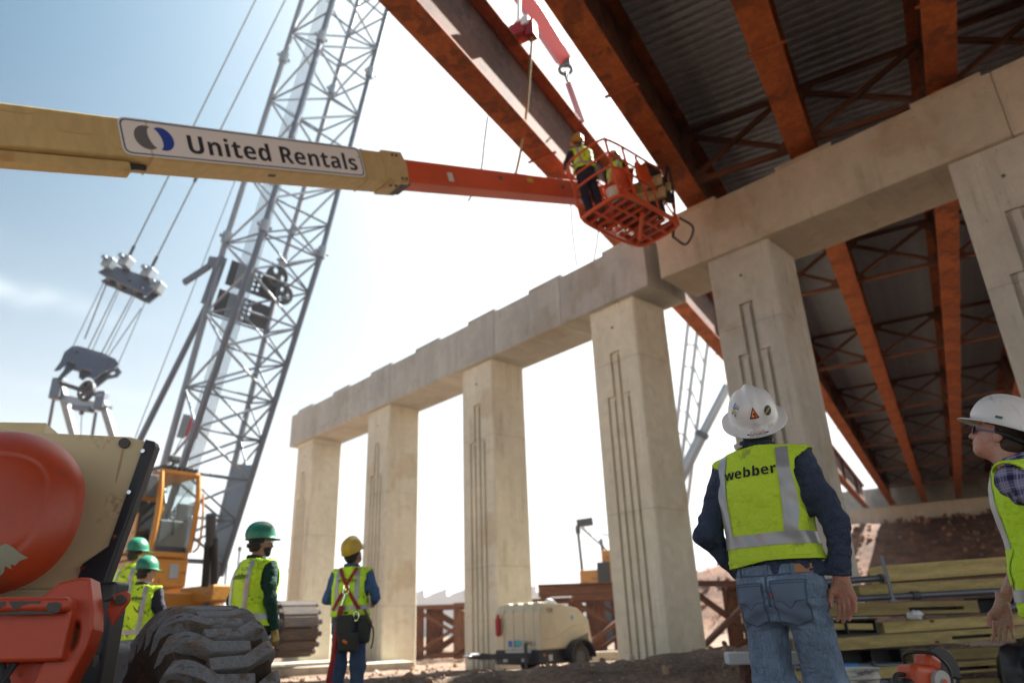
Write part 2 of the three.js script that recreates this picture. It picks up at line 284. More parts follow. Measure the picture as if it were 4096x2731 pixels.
// ---------- corrugated deck forms between the girders ----------
const deckTex = tex(256, (u, v) => { const a = tfbm(u, v, 6, 2, 4), b = tfbm(u, v, 40, 7, 2), t = 0.95 + 0.2 * (a - 0.5) + 0.12 * (b - 0.5); return [0.78 * t, 0.82 * t, 0.86 * t]; });
const galv = mat([1, 1, 1], 0.36, { map: deckTex, metalness: 0.3 });
{
  const P = 0.2, prof = []; // one panel of corrugated sheet: ribs run across the bay
  const sheet = (w, n) => { // n ribs, width w
    const pts = []; for (let k = 0; k < n; k++) { const z = k * P; pts.push([z, 0.05], [z + 0.05, 0.05], [z + 0.075, 0], [z + 0.155, 0], [z + 0.18, 0.05]); } pts.push([n * P, 0.05]);
    const t = 0.0025, sh = [...pts.map(([a, b]) => [a, b]), ...pts.slice().reverse().map(([a, b]) => [a, b + t])];
    return tri(extr(sh, w).rotateY(Math.PI / 2), 1.2);
  };
  for (let b = 1; b < 5; b++) {
    const w = GIRD[b + 1] - GIRD[b] - 0.36, g5 = sheet(w, 5), mid = (GIRD[b] + GIRD[b + 1]) / 2;
    const o = thing('metal_deck_bay', ['corrugated metal deck form between the open edge girder and the next', 'corrugated metal deck form over the second bay from the open edge', 'corrugated metal deck form over the third bay from the open edge', 'corrugated metal deck form over the bay farthest right'][b - 1], 'deck form', BR(0, GY + GH + 0.012, mid).toArray(), -AG, 'deck forms');
    for (let k = -14; k < 62; k++) { const m = mesh('deck_panel', g5, galv, o); m.position.set(0, 0.003 * ((k + b) % 2), -k - 1 + 0.0); }
    mesh('support_angle', [-1, 1].map((s) => box(0.05, 0.006, 75.4, s * (w / 2 + 0.01), -0.006, -24)), galv, o);
  }
  const slab = thing('deck_slab', 'concrete slab on top of the corrugated deck forms', 'slab', BR(24, GY + GH + 0.07, 4.4).toArray(), -AG);
  mesh('slab', box(14.8, 0.22, 84, 0, 0.11, 0), capConc, slab);
}
// ---------- cross frames ----------
{
  const proto = {};
  for (let b = 1; b < 5; b++) for (const al of FRAMES) {
    const w = GIRD[b + 1] - GIRD[b] - 0.1, near = al < 14;
    const o = thing('cross_frame', 'x', 'bracing', BR(al + (near ? -(b - 1) * 0.1 : 0), GY, (GIRD[b] + GIRD[b + 1]) / 2).toArray(), -AG, 'cross frames between the girders');
    const bay = ['bay at the open edge', 'second bay', 'third bay', 'bay farthest right'][b - 1], n = FRAMES.indexOf(al);
    o.userData.label = 'dark steel cross frame in the ' + bay + (n < 2 ? [', nearest overhead', ', just before the pier cap'][n] : ', ' + ['first', 'second', 'third', 'fourth', 'fifth', 'sixth'][n - 2] + ' beyond the pier cap');
    if (!proto[b]) {
      const y0 = 0.16, y1 = 1.32, x = w / 2 - 0.1;
      const g = proto[b] = { top: bar(V(-x, y1, 0), V(x, y1, 0), 0.09, 0.09), bottom: bar(V(-x, y0, 0), V(x, y0, 0), 0.1, 0.09), d1: bar(V(-x, y0 + 0.06, 0.05), V(x, y1 - 0.06, 0.05), 0.08, 0.08), d2: bar(V(x, y0 + 0.06, -0.05), V(-x, y1 - 0.06, -0.05), 0.08, 0.08) };
      g.gus = (sx, sy) => extr([[0, 0], [sx * 0.36, 0], [sx * 0.36, sy * 0.1], [sx * 0.14, sy * 0.34], [0, sy * 0.34]].map(([a, c]) => [a, c]), 0.012).translate(-sx * (x + 0.06), sy > 0 ? y0 - 0.06 : y1 + 0.06, 0);
      g.g4 = [[1, 1], [-1, 1], [1, -1], [-1, -1]].map(([a, c]) => { const q = g.gus(a, c); return q; });
    }
    const g = proto[b];
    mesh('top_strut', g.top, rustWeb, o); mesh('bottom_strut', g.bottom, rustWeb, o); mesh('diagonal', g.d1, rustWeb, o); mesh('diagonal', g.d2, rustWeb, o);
    for (const q of g.g4) mesh('gusset_plate', q, rustWeb, o);
  }
}
// ---------- abutment at the far end ----------
{
  const o = thing('abutment', 'pale tan concrete abutment wall at the far end of the girders above the dirt slope', 'abutment', BR(61.5, 0, 1).toArray(), -AG);
  mesh('bearing_seat', tri(box(22, 2.6, 1.6, 0, GY - 1.4, -0.6), 3), capConcB, o);
  mesh('back_wall', tri(box(22, 1.9, 0.5, 0, GY + 0.64, -1.6), 3), capConc, o);
  mesh('wing_wall', tri(box(0.5, 3.4, 9, -11.2, GY - 0.2, -5.6), 3), capConc, o);
}
// ---------- layout helper: a point at a given distance along the view axis, measured on a 2352 x 1568 plan of the view ----------
camera.updateMatrixWorld(true);
const spot = (px, py, z) => V((px - 1176) / 1632.87 * z, -(py - 784) / 1632.87 * z, -z).applyMatrix4(camera.matrixWorld);
function wmesh(name, geos, material, parent) { // shapes given in world coordinates, kept in the parent's own axes
  let top = parent; while (top.parent && top.parent !== scene) top = top.parent;
  parent.updateWorldMatrix(true, false);
  return mesh(name, merge([geos]).clone().applyMatrix4(parent.matrixWorld.clone().invert()), material, parent);
}
const paintTex = (base, wear, amount = 0.5) => tex(256, (u, v) => { const n = tfbm(u, v, 6, 4, 5), f = tfbm(u, v, 40, 8, 2), k = step(1 - amount * 0.5, 1.02 - amount * 0.45, n + 0.12 * f), t = 0.93 + 0.12 * (tfbm(u, v, 3, 17, 3) - 0.5) + 0.05 * (f - 0.5); return [0, 1, 2].map((i) => lerp(base[i] * t, wear[i], k)); });
const steelGrey = mat([0.15, 0.175, 0.215], 0.42, { metalness: 0.35 });
const steelMid = mat([0.25, 0.275, 0.31], 0.42, { metalness: 0.3 });
const steelLight = mat([0.30, 0.35, 0.40], 0.4, { metalness: 0.3 });
const steelDark = mat([0.07, 0.075, 0.085], 0.6, { metalness: 0.2 });
const ropeSteel = mat([0.16, 0.17, 0.18], 0.5, { metalness: 0.5 });
const black = mat([0.02, 0.021, 0.024], 0.6);
const rubber = mat([0.035, 0.034, 0.034], 0.85);
const orangeYellow = mat([1, 1, 1], 0.42, { map: paintTex([0.78, 0.53, 0.16], [0.50, 0.38, 0.24], 0.5) });
const chrome = mat([0.75, 0.76, 0.78], 0.2, { metalness: 1 });
const glass = pmat([0.93, 0.97, 0.97], 0.04, { transmission: 1, thickness: 0, ior: 1.45 });

{ // ---------- crawler crane with lattice boom ----------
  const K = spot(630, 564, 20), B = spot(476, 1090, 18.0), axis = K.clone().sub(B).normalize();
  const eW = V(0.6, 0, -0.8), eD = axis.clone().cross(eW).normalize(); if (eD.z > 0) eD.negate(); // eW: along the boom's foot pin, eD: from the near face to the back
  const foot = B.clone().addScaledVector(axis, -3.0), slew = V(foot.x - 1.1, 0, foot.z - 0.9), fH = V(0.8, 0, 0.6);
  const o = thing('crawler_crane', 'grey lattice boom crawler crane with orange cab standing at the left', 'crane', [slew.x, ground(slew.x, slew.z), slew.z], -0.6435);
  const s = 1.87, Lk = K.distanceTo(foot);
  const corner = (t, w, d) => { const depth = t < Lk ? lerp(0.5, s, clamp(t / Lk)) : s; return foot.clone().addScaledVector(axis, t).addScaledVector(eW, w * s / 2).addScaledVector(eD, d * depth / 2); };
  const top = 24, names = [[-1, -1], [1, -1], [1, 1], [-1, 1]]; // F, R, T, L
  names.forEach(([w, d], ci) => { const cm = ci === 0 || ci === 1 ? steelGrey : steelMid; wmesh('chord', rod(corner(0.6, w, d), corner(Lk, w, d), 0.085, 12), cm, o); wmesh('chord', rod(corner(Lk, w, d), corner(top, w, d), 0.08, 12), cm, o); });
  for (const t of [Lk + 0.02, Lk + 6.2, Lk + 12.4]) for (const [w, d] of names) { const c = corner(t, w, d); wmesh('pin_joint', [rod(c.clone().addScaledVector(axis, -0.16), c.clone().addScaledVector(axis, 0.16), 0.13, 10), rod(c.clone().addScaledVector(eW, -0.2), c.clone().addScaledVector(eW, 0.2), 0.055, 8)], steelLight, o); }
  const faces = [[0, 1], [1, 2], [2, 3], [3, 0]];
  let n = 0;
  for (let t = 0.9; t < top - 0.5; n++) {
    const dt = t < Lk ? 1.05 : 1.25, t2 = Math.min(t + dt, top);
    faces.forEach(([a, b], k) => {
      const A = names[a], C = names[b], flip = (n + k) % 2, p = flip ? [A, C] : [C, A];
      wmesh('lattice_brace', rod(corner(t, ...p[0]), corner(t2, ...p[1]), 0.034, 8), steelLight, o);
      if (k < 2 || n % 2 === 0) wmesh('lattice_strut', rod(corner(t, ...A), corner(t, ...C), 0.03, 8), steelGrey, o);
      if (t < Lk && k < 2) wmesh('lattice_brace', rod(corner(t, ...p[1]), corner(t2, ...p[0]), 0.026, 8), steelGrey, o);
    });
    t = t2;
  }
  // hoist ropes running up inside the boom
  for (let k = 0; k < 9; k++) { const f = (t) => foot.clone().addScaledVector(axis, t).addScaledVector(eW, -0.72 + k * 0.062).addScaledVector(eD, (t < Lk ? lerp(0.1, 0.24, t / Lk) : 0.24)); wmesh('hoist_rope', rod(f(2.4), f(top), 0.014, 6), steelLight, o); }
  // rope guide half way up: plates with round holes, and sheaves
  const plate = (c, w, h, holes, m, tilt = 0) => { // flat plate facing the near boom face
    const g = extr([[-w / 2, -h / 2], [w / 2, -h / 2], [w / 2, h / 2], [-w / 2, h / 2]], 0.03, 0, holes.map(([x, y, r]) => circ(x, y, r, 14)));
    return g.applyMatrix4(M4().makeBasis(eW, axis, eW.clone().cross(axis)).setPosition(c));
  };
  const mid = Lk - 1.5, ctr = (t, w, d) => foot.clone().addScaledVector(axis, t).addScaledVector(eW, w).addScaledVector(eD, d);
  const holes = []; for (let i = 0; i < 4; i++) holes.push([0.05, -0.22 + i * 0.15, 0.05], [0.2, -0.2 + i * 0.15, 0.05]);
  wmesh('guide_plate', plate(ctr(mid + 0.45, -0.05, 0.5), 1.5, 0.72, holes, steelDark), steelDark, o);
  wmesh('guide_plate', plate(ctr(mid - 0.45, -0.12, 0.45), 1.6, 0.7, holes, steelDark), steelDark, o);
  for (const [t, w, r] of [[mid + 0.75, 0.45, 0.34], [mid + 0.3, 0.8, 0.3]]) {
    const h6 = []; for (let i = 0; i < 3; i++) h6.push(circ(r * 0.5 * Math.cos(i * 2.1), r * 0.5 * Math.sin(i * 2.1), r * 0.26, 12));
    const sh = extr(circ(0, 0, r, 24).reverse(), 0.1, 0.02, h6).applyMatrix4(M4().makeBasis(eW, axis, eW.clone().cross(axis)).setPosition(ctr(t, w, 0.2)));
    wmesh('sheave', sh, steelDark, o);
  }
  wmesh('guide_bracket', [bar(ctr(mid + 0.9, -0.9, 0.9), ctr(mid - 0.5, -0.95, 0.9), 0.22, 0.2, eW), bar(ctr(mid + 0.72, -0.95, 0.95), ctr(mid + 0.72, -1.1, 1.15), 0.16, 0.3, axis), bar(ctr(mid + 0.6, -1.08, 1.12), ctr(mid + 0.1, -1.32, 1.75), 0.1, 0.16, axis)], steelGrey, o);
  // red warning plate low in the boom
  wmesh('red_plate', plate(ctr(4.1, -0.55, 0.3), 0.34, 0.5, [], null), mat([0.6, 0.02, 0.03], 0.5), o);
  wmesh('stop_plate', plate(ctr(4.1, -0.82, 0.3), 0.2, 0.6, [], null), steelLight, o);
  // foot: wide side plates
  for (const w of [1]) {
    const a = corner(3.4, w, -1), b = corner(3.4, w, 1), c = ctr(-0.35, w * s / 2 * 0.96, -0.1), q = corner(1.2, w, -1), r2 = corner(1.0, w, 1);
    const g = new THREE.BufferGeometry(), th = eW.clone().multiplyScalar(0.05), P = [a, b, r2, c, q], pos = [], T = (i, j, k2) => { for (const x of [P[i], P[j], P[k2]]) { const y = x.clone().add(th); pos.push(y.x, y.y, y.z); } for (const x of [P[i], P[k2], P[j]]) { const y = x.clone().sub(th); pos.push(y.x, y.y, y.z); } };
    T(0, 1, 2); T(0, 2, 3); T(0, 3, 4);
    for (let i = 0; i < 5; i++) { const x = P[i], y = P[(i + 1) % 5], v = [x.clone().add(th), y.clone().add(th), y.clone().sub(th), x.clone().sub(th)]; for (const k2 of [0, 1, 2, 0, 2, 3]) pos.push(v[k2].x, v[k2].y, v[k2].z); }
    g.setAttribute('position', new THREE.Float32BufferAttribute(pos, 3)); g.computeVertexNormals();
    wmesh('foot_plate', g, steelGrey, o);
  }
  // hoses and cylinder at the foot on the far side
  for (const [a, b, m, r] of [[[478, 1245], [470, 1345], black, 0.09], [[492, 1235], [492, 1340], black, 0.08], [[484, 1180], [483, 1250], steelDark, 0.12]]) wmesh('hose_bundle', rod(spot(a[0], a[1], 17.2), spot(b[0], b[1], 17.2), r, 10), m, o);
  // ---- gantry, equalizer blocks, pendants ----
  const line = (name, a, b, r, m, par = o, n2 = 8) => wmesh(name, rod(a, b, r, n2), m, par);
  const zg = 19.8, g = (x, y, dz = 0) => spot(x, y, zg + dz);
  for (const [a, b, w, dz] of [[[138, 882], [236, 1250], 0.17, 0], [[231, 905], [335, 1250], 0.17, -0.5]]) wmesh('gantry_leg', bar(g(a[0], a[1], dz), g(b[0], b[1], dz), w, w, V(1, 0, 0)), steelLight, o);
  for (const [a, b] of [[[125, 905], [62, 1250]], [[220, 945], [172, 1250]]]) line('gantry_strut', g(a[0], a[1], 1.2), g(b[0], b[1], 1.6), 0.05, steelGrey);
  wmesh('gantry_beam', bar(g(143, 914), g(249, 940, -0.5), 0.2, 0.2), steelLight, o);
  line('gantry_shaft', g(130, 877), g(229, 909, -0.5), 0.06, steelDark);
  wmesh('gantry_head', [rbox(0.3, 0.6, 0.3, 0.04).applyMatrix4(M4().setPosition(g(133, 893))), rbox(0.26, 0.5, 0.26, 0.04).applyMatrix4(M4().setPosition(g(232, 920, -0.5)))], steelGrey, o);
  { const c = g(198, 897, -0.3), sh = extr(circ(0, 0, 0.29, 24).reverse(), 0.12, 0.02, [0, 1, 2, 3].map((i) => circ(0.15 * Math.cos(i * 1.57), 0.15 * Math.sin(i * 1.57), 0.07, 10))); wmesh('gantry_sheave', sh.applyMatrix4(M4().makeRotationY(-0.35).setPosition(c)), steelDark, o); }
  wmesh('gantry_bracket', [rbox(0.7, 0.16, 0.2, 0.03, 0, 0, 0, 0, -0.3, -0.22).applyMatrix4(M4().setPosition(g(190, 938, -0.3))), rod(g(187, 935, -0.3), g(187, 952, -0.3), 0.07)], steelGrey, o);
  line('drop_rope', g(187, 952, -0.3), g(185, 1005, -0.3), 0.012, ropeSteel);
  const blockShape = (pts, c, dz, m, name, holes) => { // thick cheek plates drawn as an outline on a plan round c
    const cc = g(c[0], c[1], dz), k = zg / 1632.87, sh = pts.map(([x, y]) => [(x - c[0]) * k, -(y - c[1]) * k]);
    const hs = holes.map(([x, y, r]) => circ((x - c[0]) * k, -(y - c[1]) * k, r, 12));
    return wmesh(name, [0.17, -0.17].map((q) => extr(sh, 0.06, 0.012, hs).translate(0, 0, q)).concat(rod(V(-0.2, 0, -0.15), V(-0.2, 0, 0.15), 0.12), rod(V(0.25, -0.1, -0.15), V(0.25, -0.1, 0.15), 0.16), rod(V(-0.55, 0.22, -0.15), V(-0.55, 0.22, 0.15), 0.14)).map((q) => q.applyMatrix4(M4().makeRotationFromEuler(new THREE.Euler(-0.38, 0.2, 0)).setPosition(cc))), m, o);
  };
  blockShape([[157, 800], [170, 797], [230, 812], [262, 827], [274, 840], [270, 855], [250, 864], [243, 880], [236, 893], [226, 884], [224, 866], [205, 864], [200, 874], [190, 868], [184, 850], [168, 846], [158, 872], [148, 876], [151, 850], [148, 820]], [211, 838], 0.2, steelGrey, 'lower_equalizer_block', [[256, 846, 0.09], [174, 818, 0.06]]);
  blockShape([[227, 639], [240, 618], [262, 614], [320, 633], [362, 652], [366, 662], [352, 695], [336, 690], [312, 677], [286, 668], [262, 656], [244, 650]], [296, 652], 0.4, steelGrey, 'upper_equalizer_block', [[270, 643, 0.06], [303, 658, 0.05], [336, 674, 0.07]]);
  for (const [x, y] of [[252, 606], [290, 602], [342, 628], [362, 660]]) wmesh('pin_lug', [rbox(0.26, 0.34, 0.4, 0.05), rod(V(-0.05, 0.05, -0.32), V(-0.05, 0.05, 0.32), 0.07)].map((q) => q.applyMatrix4(M4().makeRotationZ(-0.4).setPosition(g(x, y, 0.4)))), steelLight, o);
  for (const [x0, y0, x1, y1, r] of [[239, 645, 166, 797, 0.012], [244, 652, 194, 778, 0.02], [270, 660, 199, 806, 0.016], [275, 662, 209, 810, 0.012], [305, 675, 230, 816, 0.016], [310, 678, 239, 821, 0.012], [324, 708, 245, 823, 0.014], [334, 691, 272, 833, 0.012]]) line('bridle_rope', g(x0, y0, 0.4), g(x1, y1, 0.2), r, ropeSteel);
  for (const [x0, y0, x1, y1] of [[293, 595, 592, -10], [345, 620, 660, -10]]) {
    line('boom_pendant', g(x0, y0, 0.4), spot(x1, y1, 22.4), 0.022, ropeSteel);
    const a = g(x0, y0, 0.4), b = spot(x1, y1, 22.4), q = (t) => a.clone().lerp(b, t);
    line('pendant_socket', q(0.005), q(0.045), 0.045, steelDark); line('pendant_socket', q(0.30), q(0.315), 0.05, steelDark);
  }
  line('backstop_strut', spot(232, 1190, 18.0), spot(476, 698, 19.6), 0.085, steelGrey, o, 12);
  line('guy_rope', spot(309, 1006, 18.6), spot(565, 350, 20.6), 0.012, ropeSteel); line('guy_rope', spot(378, 1085, 18), spot(420, 1000, 18.1), 0.012, ropeSteel);
  // ---- house, cab, undercarriage in the crane's own axes: +x forward, +z near side ----
  const own = (v) => o.worldToLocal(v.clone()); o.updateMatrixWorld(true);
  const cb = own(spot(343, 1264, 15.2)); // near front corner of the cab floor
  const yl = cb.y, X = cb.x, Z = cb.z, Wc = 0.88, Lc = 1.5, Hh = 1.72;
  const cab = new THREE.Group(); cab.name = 'cab'; o.add(cab); cab.position.set(X, yl, Z);
  mesh('floor_pan', [rbox(Lc + 0.05, 0.12, Wc, 0.03, -Lc / 2, -0.06, -Wc / 2)], orangeYellow, cab);
  mesh('roof', [rbox(Lc + 0.1, 0.12, Wc + 0.06, 0.05, -Lc / 2, Hh, -Wc / 2), rbox(0.8, 0.06, Wc - 0.2, 0.02, -0.5, Hh + 0.09, -Wc / 2)], orangeYellow, cab);
  mesh('roof_grille', [0, 1, 2, 3, 4, 5, 6].map((i) => bar(V(0.06, Hh + 0.1, -0.05 - i * 0.125), V(-1.0, Hh + 0.14, -0.05 - i * 0.125), 0.05, 0.07)), black, cab);
  for (const [x, z] of [[0, 0], [0, -Wc], [-Lc, 0], [-Lc, -Wc]]) mesh('pillar', tubeOf([V(x * 1, 0, z), V(x + (x === 0 ? 0.09 : 0), 0.5, z), V(x + (x === 0 ? 0.1 : 0), 1.2, z), V(x, Hh, z)], 0.06, 16, 8), orangeYellow, cab);
  mesh('windscreen', [extr([[-Wc + 0.06, 0.08], [-0.06, 0.08], [-0.06, Hh - 0.1], [-Wc + 0.06, Hh - 0.1]], 0.01).rotateY(Math.PI / 2).rotateY(Math.PI).translate(0.03, 0, 0)].map((q) => q), glass, cab).position.z = 0;
  cab.children[cab.children.length - 1].geometry = new THREE.BoxGeometry(0.008, Hh - 0.2, Wc - 0.12).translate(0.07, Hh / 2, -Wc / 2);
  mesh('side_window', new THREE.BoxGeometry(0.62, 0.9, 0.008).translate(-Lc + 0.4, 1.4, 0.0), glass, cab);
  mesh('side_panel', rbox(0.7, 0.85, 0.04, 0.02, -Lc + 0.4, 0.46, 0), orangeYellow, cab);
  mesh('rear_panel', rbox(0.05, Hh, Wc - 0.1, 0.02, -Lc, Hh / 2, -Wc / 2), orangeYellow, cab);
  mesh('far_window', new THREE.BoxGeometry(Lc - 0.2, 1.0, 0.008).translate(-Lc / 2, 1.35, -Wc + 0.01), glass, cab);
  mesh('far_panel', rbox(Lc - 0.1, 0.8, 0.04, 0.02, -Lc / 2, 0.42, -Wc), steelLight, cab);
  mesh('wiper', [rod(V(0.11, 0.8, -0.3), V(0.11, 1.4, -0.65), 0.012), rod(V(0.11, 0.35, -0.4), V(0.11, 0.95, -0.36), 0.016)], black, cab);
  mesh('control_console', [rbox(0.4, 0.7, 0.8, 0.04, -0.35, 0.35, -0.6), rbox(0.08, 0.4, 0.5, 0.02, -0.25, 0.9, -0.85)], steelDark, cab);
  mesh('operator_seat', [rbox(0.5, 0.14, 0.5, 0.05, -1.15, 0.5, -0.55), rbox(0.14, 0.75, 0.5, 0.05, -1.42, 0.9, -0.55), rbox(0.3, 0.45, 0.3, 0.03, -1.15, 0.22, -0.55)], black, cab);
  mesh('mirror', [rbox(0.06, 0.5, 0.24, 0.03, 0.06, 1.35, 0.2), tubeOf([V(0, 1.66, 0), V(0.07, 1.68, 0.12), V(0.06, 1.58, 0.2)], 0.02)], steelDark, cab);
  mesh('grab_rail', tubeOf([V(0.02, 0.02, -Wc - 0.1), V(0.2, 0.12, -Wc - 0.1), V(0.22, 0.8, -Wc - 0.1), V(0.12, 1.3, -Wc - 0.1)], 0.025), orangeYellow, cab);
  mesh('work_lamp', [rbox(0.16, 0.14, 0.24, 0.03, 0.0, Hh + 0.3, -0.25), rod(V(-0.05, Hh, -0.25), V(-0.03, Hh + 0.24, -0.25), 0.03)], steelDark, cab);
  mesh('lower_body', [rbox(1.5, 0.6, Wc + 0.06, 0.05, -0.77, -0.43, -Wc / 2 - 0.02), rbox(0.3, 0.45, 0.9, 0.04, -1.7, -0.4, -Wc / 2)], orangeYellow, cab);
  mesh('step_plate', [rbox(0.02, 0.3, 0.2, 0.008, -0.01, -0.4, -0.6)], steelLight, cab);
  mesh('house_deck', [rbox(5.4, 0.5, 2.6, 0.05, -1.6, yl - 0.95, -0.2), rbox(1.5, 0.4, 0.7, 0.05, 1.2, yl - 0.75, -1.0)], orangeYellow, o);
  mesh('engine_house', [rbox(3.2, 1.7, 2.5, 0.08, -2.6, yl + 0.1, -0.3)], orangeYellow, o);
  mesh('counterweight', [rbox(1.2, 1.9, 3.2, 0.1, -4.6, yl - 0.1, -0.2)], steelGrey, o);
  mesh('slew_ring', new THREE.CylinderGeometry(1.0, 1.0, 0.3, 40).translate(0, yl - 1.3, 0), steelDark, o);
  mesh('carbody', [rbox(2.6, 0.55, 2.8, 0.06, 0, yl - 1.6, 0), rbox(0.7, 0.5, 5.2, 0.06, 0.6, yl - 1.75, 0), rbox(0.7, 0.5, 5.2, 0.06, -0.6, yl - 1.75, 0)], steelGrey, o);
  // two crawler tracks, their ends towards the camera
  const padG = merge([rbox(0.84, 0.1, 0.24, 0.025), rbox(1.02, 0.09, 0.12, 0.03), rbox(0.3, 0.09, 0.12, 0.02, -0.3, -0.08, 0), rbox(0.3, 0.09, 0.12, 0.02, 0.3, -0.08, 0)]);
  const trackSteel = mat([1, 1, 1], 0.85, { map: rustTex([0.29, 0.27, 0.26], [0.34, 0.29, 0.25], [0.22, 0.20, 0.20]) });
  const endP = V(-5.0, 0, -17.2), away = V(-0.62, 0, -0.78).normalize();
  for (const lat of [0, -4.4]) {
    const tr = new THREE.Group(); tr.name = 'crawler_track'; o.add(tr);
    const R = 0.56, Ls = 6.6, per = 2 * Ls + 2 * Math.PI * R, N = Math.round(per / 0.25), sideV = V(-away.z, 0, away.x).multiplyScalar(-1);
    const base = endP.clone().addScaledVector(away, R).addScaledVector(sideV, -lat).setY(R + 0.42), inv = o.matrixWorld.clone().invert();
    for (let i = 0; i < N; i++) {
      const d = i / N * per; let u, y, a;
      if (d < Ls) { u = d; y = R; a = 0; } else if (d < Ls + Math.PI * R) { const q = (d - Ls) / R; u = Ls + R * Math.sin(q); y = R * Math.cos(q); a = q; } else if (d < 2 * Ls + Math.PI * R) { u = Ls - (d - Ls - Math.PI * R); y = -R; a = Math.PI; } else { const q = (d - 2 * Ls - Math.PI * R) / R; u = -R * Math.sin(q); y = -R * Math.cos(q); a = Math.PI + q; }
      const m = mesh('track_pad', padG, trackSteel, tr), p = base.clone().addScaledVector(away, u); p.y += y;
      const up = away.clone().multiplyScalar(Math.sin(a)).add(V(0, Math.cos(a), 0)), zz = sideV.clone().cross(up);
      m.applyMatrix4(inv.clone().multiply(M4().makeBasis(sideV, up, zz).setPosition(p)));
    }
    wmesh('track_frame', bar(base, base.clone().addScaledVector(away, Ls), 0.7, 0.7), steelDark, tr);
    wmesh('idler_wheel', [rod(base.clone().addScaledVector(sideV, -0.3), base.clone().addScaledVector(sideV, 0.3), 0.46, 24)], steelDark, tr);
  }
}
for (const [x, z, lab] of [[-5.5, -18.6, 'timber crane mat under the end of the crawler track'], [-7.2, -22.4, 'timber crane mat under the middle of the crawler track']]) {
  const o = thing('crane_mat', lab, 'crane mat', [x, ground(x, z), z], 0.38, 'timber mats under the crane');
  for (let i = 0; i < 5; i++) mesh('mat_timber', tri(rbox(5.5, 0.28, 0.3, 0.02, 0, 0.0, -0.64 + i * 0.32), 1), capConcB, o);
}
{ // ---------- second crane far behind, seen between the columns ----------
  const zf = 60, c0 = spot(1545, 1420, zf), o = thing('crane', 'distant crane with pale lattice jib and grey tube mast between the columns', 'crane', [c0.x, ground(c0.x, c0.z), c0.z]);
  const pale = steelLight;
  const ch = [[[1590, 690], [1555, 990]], [[1615, 690], [1575, 1000]], [[1640, 720], [1600, 1010]]];
  for (const [a, b] of ch) wmesh('jib_chord', rod(spot(a[0] + 10, a[1] - 120, zf), spot(lerp(a[0], b[0], 1.9), lerp(a[1], b[1], 1.9), zf), 0.16), pale, o);
  for (let i = -2; i < 11; i++) { const t = i / 6, q = (k) => [lerp(ch[k][0][0], ch[k][1][0], t), lerp(ch[k][0][1], ch[k][1][1], t)]; const a = q(0), b = q(1), c = q(2), d = lerp(ch[0][0][1], ch[0][1][1], t + 1 / 6); wmesh('jib_brace', rod(spot(...a, zf), spot(...b, zf), 0.09, 6), pale, o); wmesh('jib_brace', rod(spot(b[0], b[1], zf), spot(lerp(ch[2][0][0], ch[2][1][0], t + 1 / 6), d, zf), 0.08, 6), pale, o); }
  wmesh('tube_mast', [rod(spot(1556, 1112, zf - 8), spot(1612, 1000, zf - 8), 0.42, 16), rod(spot(1612, 1000, zf - 8), spot(1672, 885, zf - 8), 0.33, 16)], steelLight, o);
  wmesh('mast_collar', [rod(spot(1610, 1004, zf - 8), spot(1616, 992, zf - 8), 0.5, 16)], steelDark, o);
  wmesh('carrier', [bar(spot(1500, 1405, zf - 5), spot(1600, 1405, zf - 5), 2.4, 2.2), rod(spot(1545, 1400, zf - 6), spot(1556, 1110, zf - 8), 0.45, 12)], orangeYellow, o);
}
// ---------- boom lifts ----------
const platformTilt = M4();
const jlgOrange = mat([1, 1, 1], 0.36, { map: paintTex([0.86, 0.35, 0.17], [0.64, 0.30, 0.19], 0.3) });
const jlgRed = mat([1, 1, 1], 0.4, { map: paintTex([0.78, 0.28, 0.14], [0.55, 0.25, 0.17], 0.35) });
const jlgCream = mat([1, 1, 1], 0.5, { map: tex(512, (u, v) => { const n = tfbm(u, v, 5, 3, 5), f = tfbm(u, v, 60, 9, 2), k = 0.6 * step(0.58, 0.74, n) * step(0.35, 0.75, f), t = 0.97 + 0.06 * (n - 0.5); return [lerp(0.86 * t, 0.62, k), lerp(0.80 * t, 0.50, k), lerp(0.63 * t, 0.36, k)]; }) });
const bareSteel = mat([0.10, 0.095, 0.09], 0.75, { metalness: 0.2 });
const boomTan = mat([1, 1, 1], 0.45, { map: tex(512, (u, v) => { const n = tfbm(u, v, 4, 13, 5), f = tfbm(u, v * 0.3, 30, 9, 2), k = 0.5 * step(0.64, 0.76, n), t = 0.95 + 0.1 * (f - 0.5); return [lerp(0.79 * t, 0.66, k), lerp(0.70 * t, 0.50, k), lerp(0.49 * t, 0.28, k)]; }) });
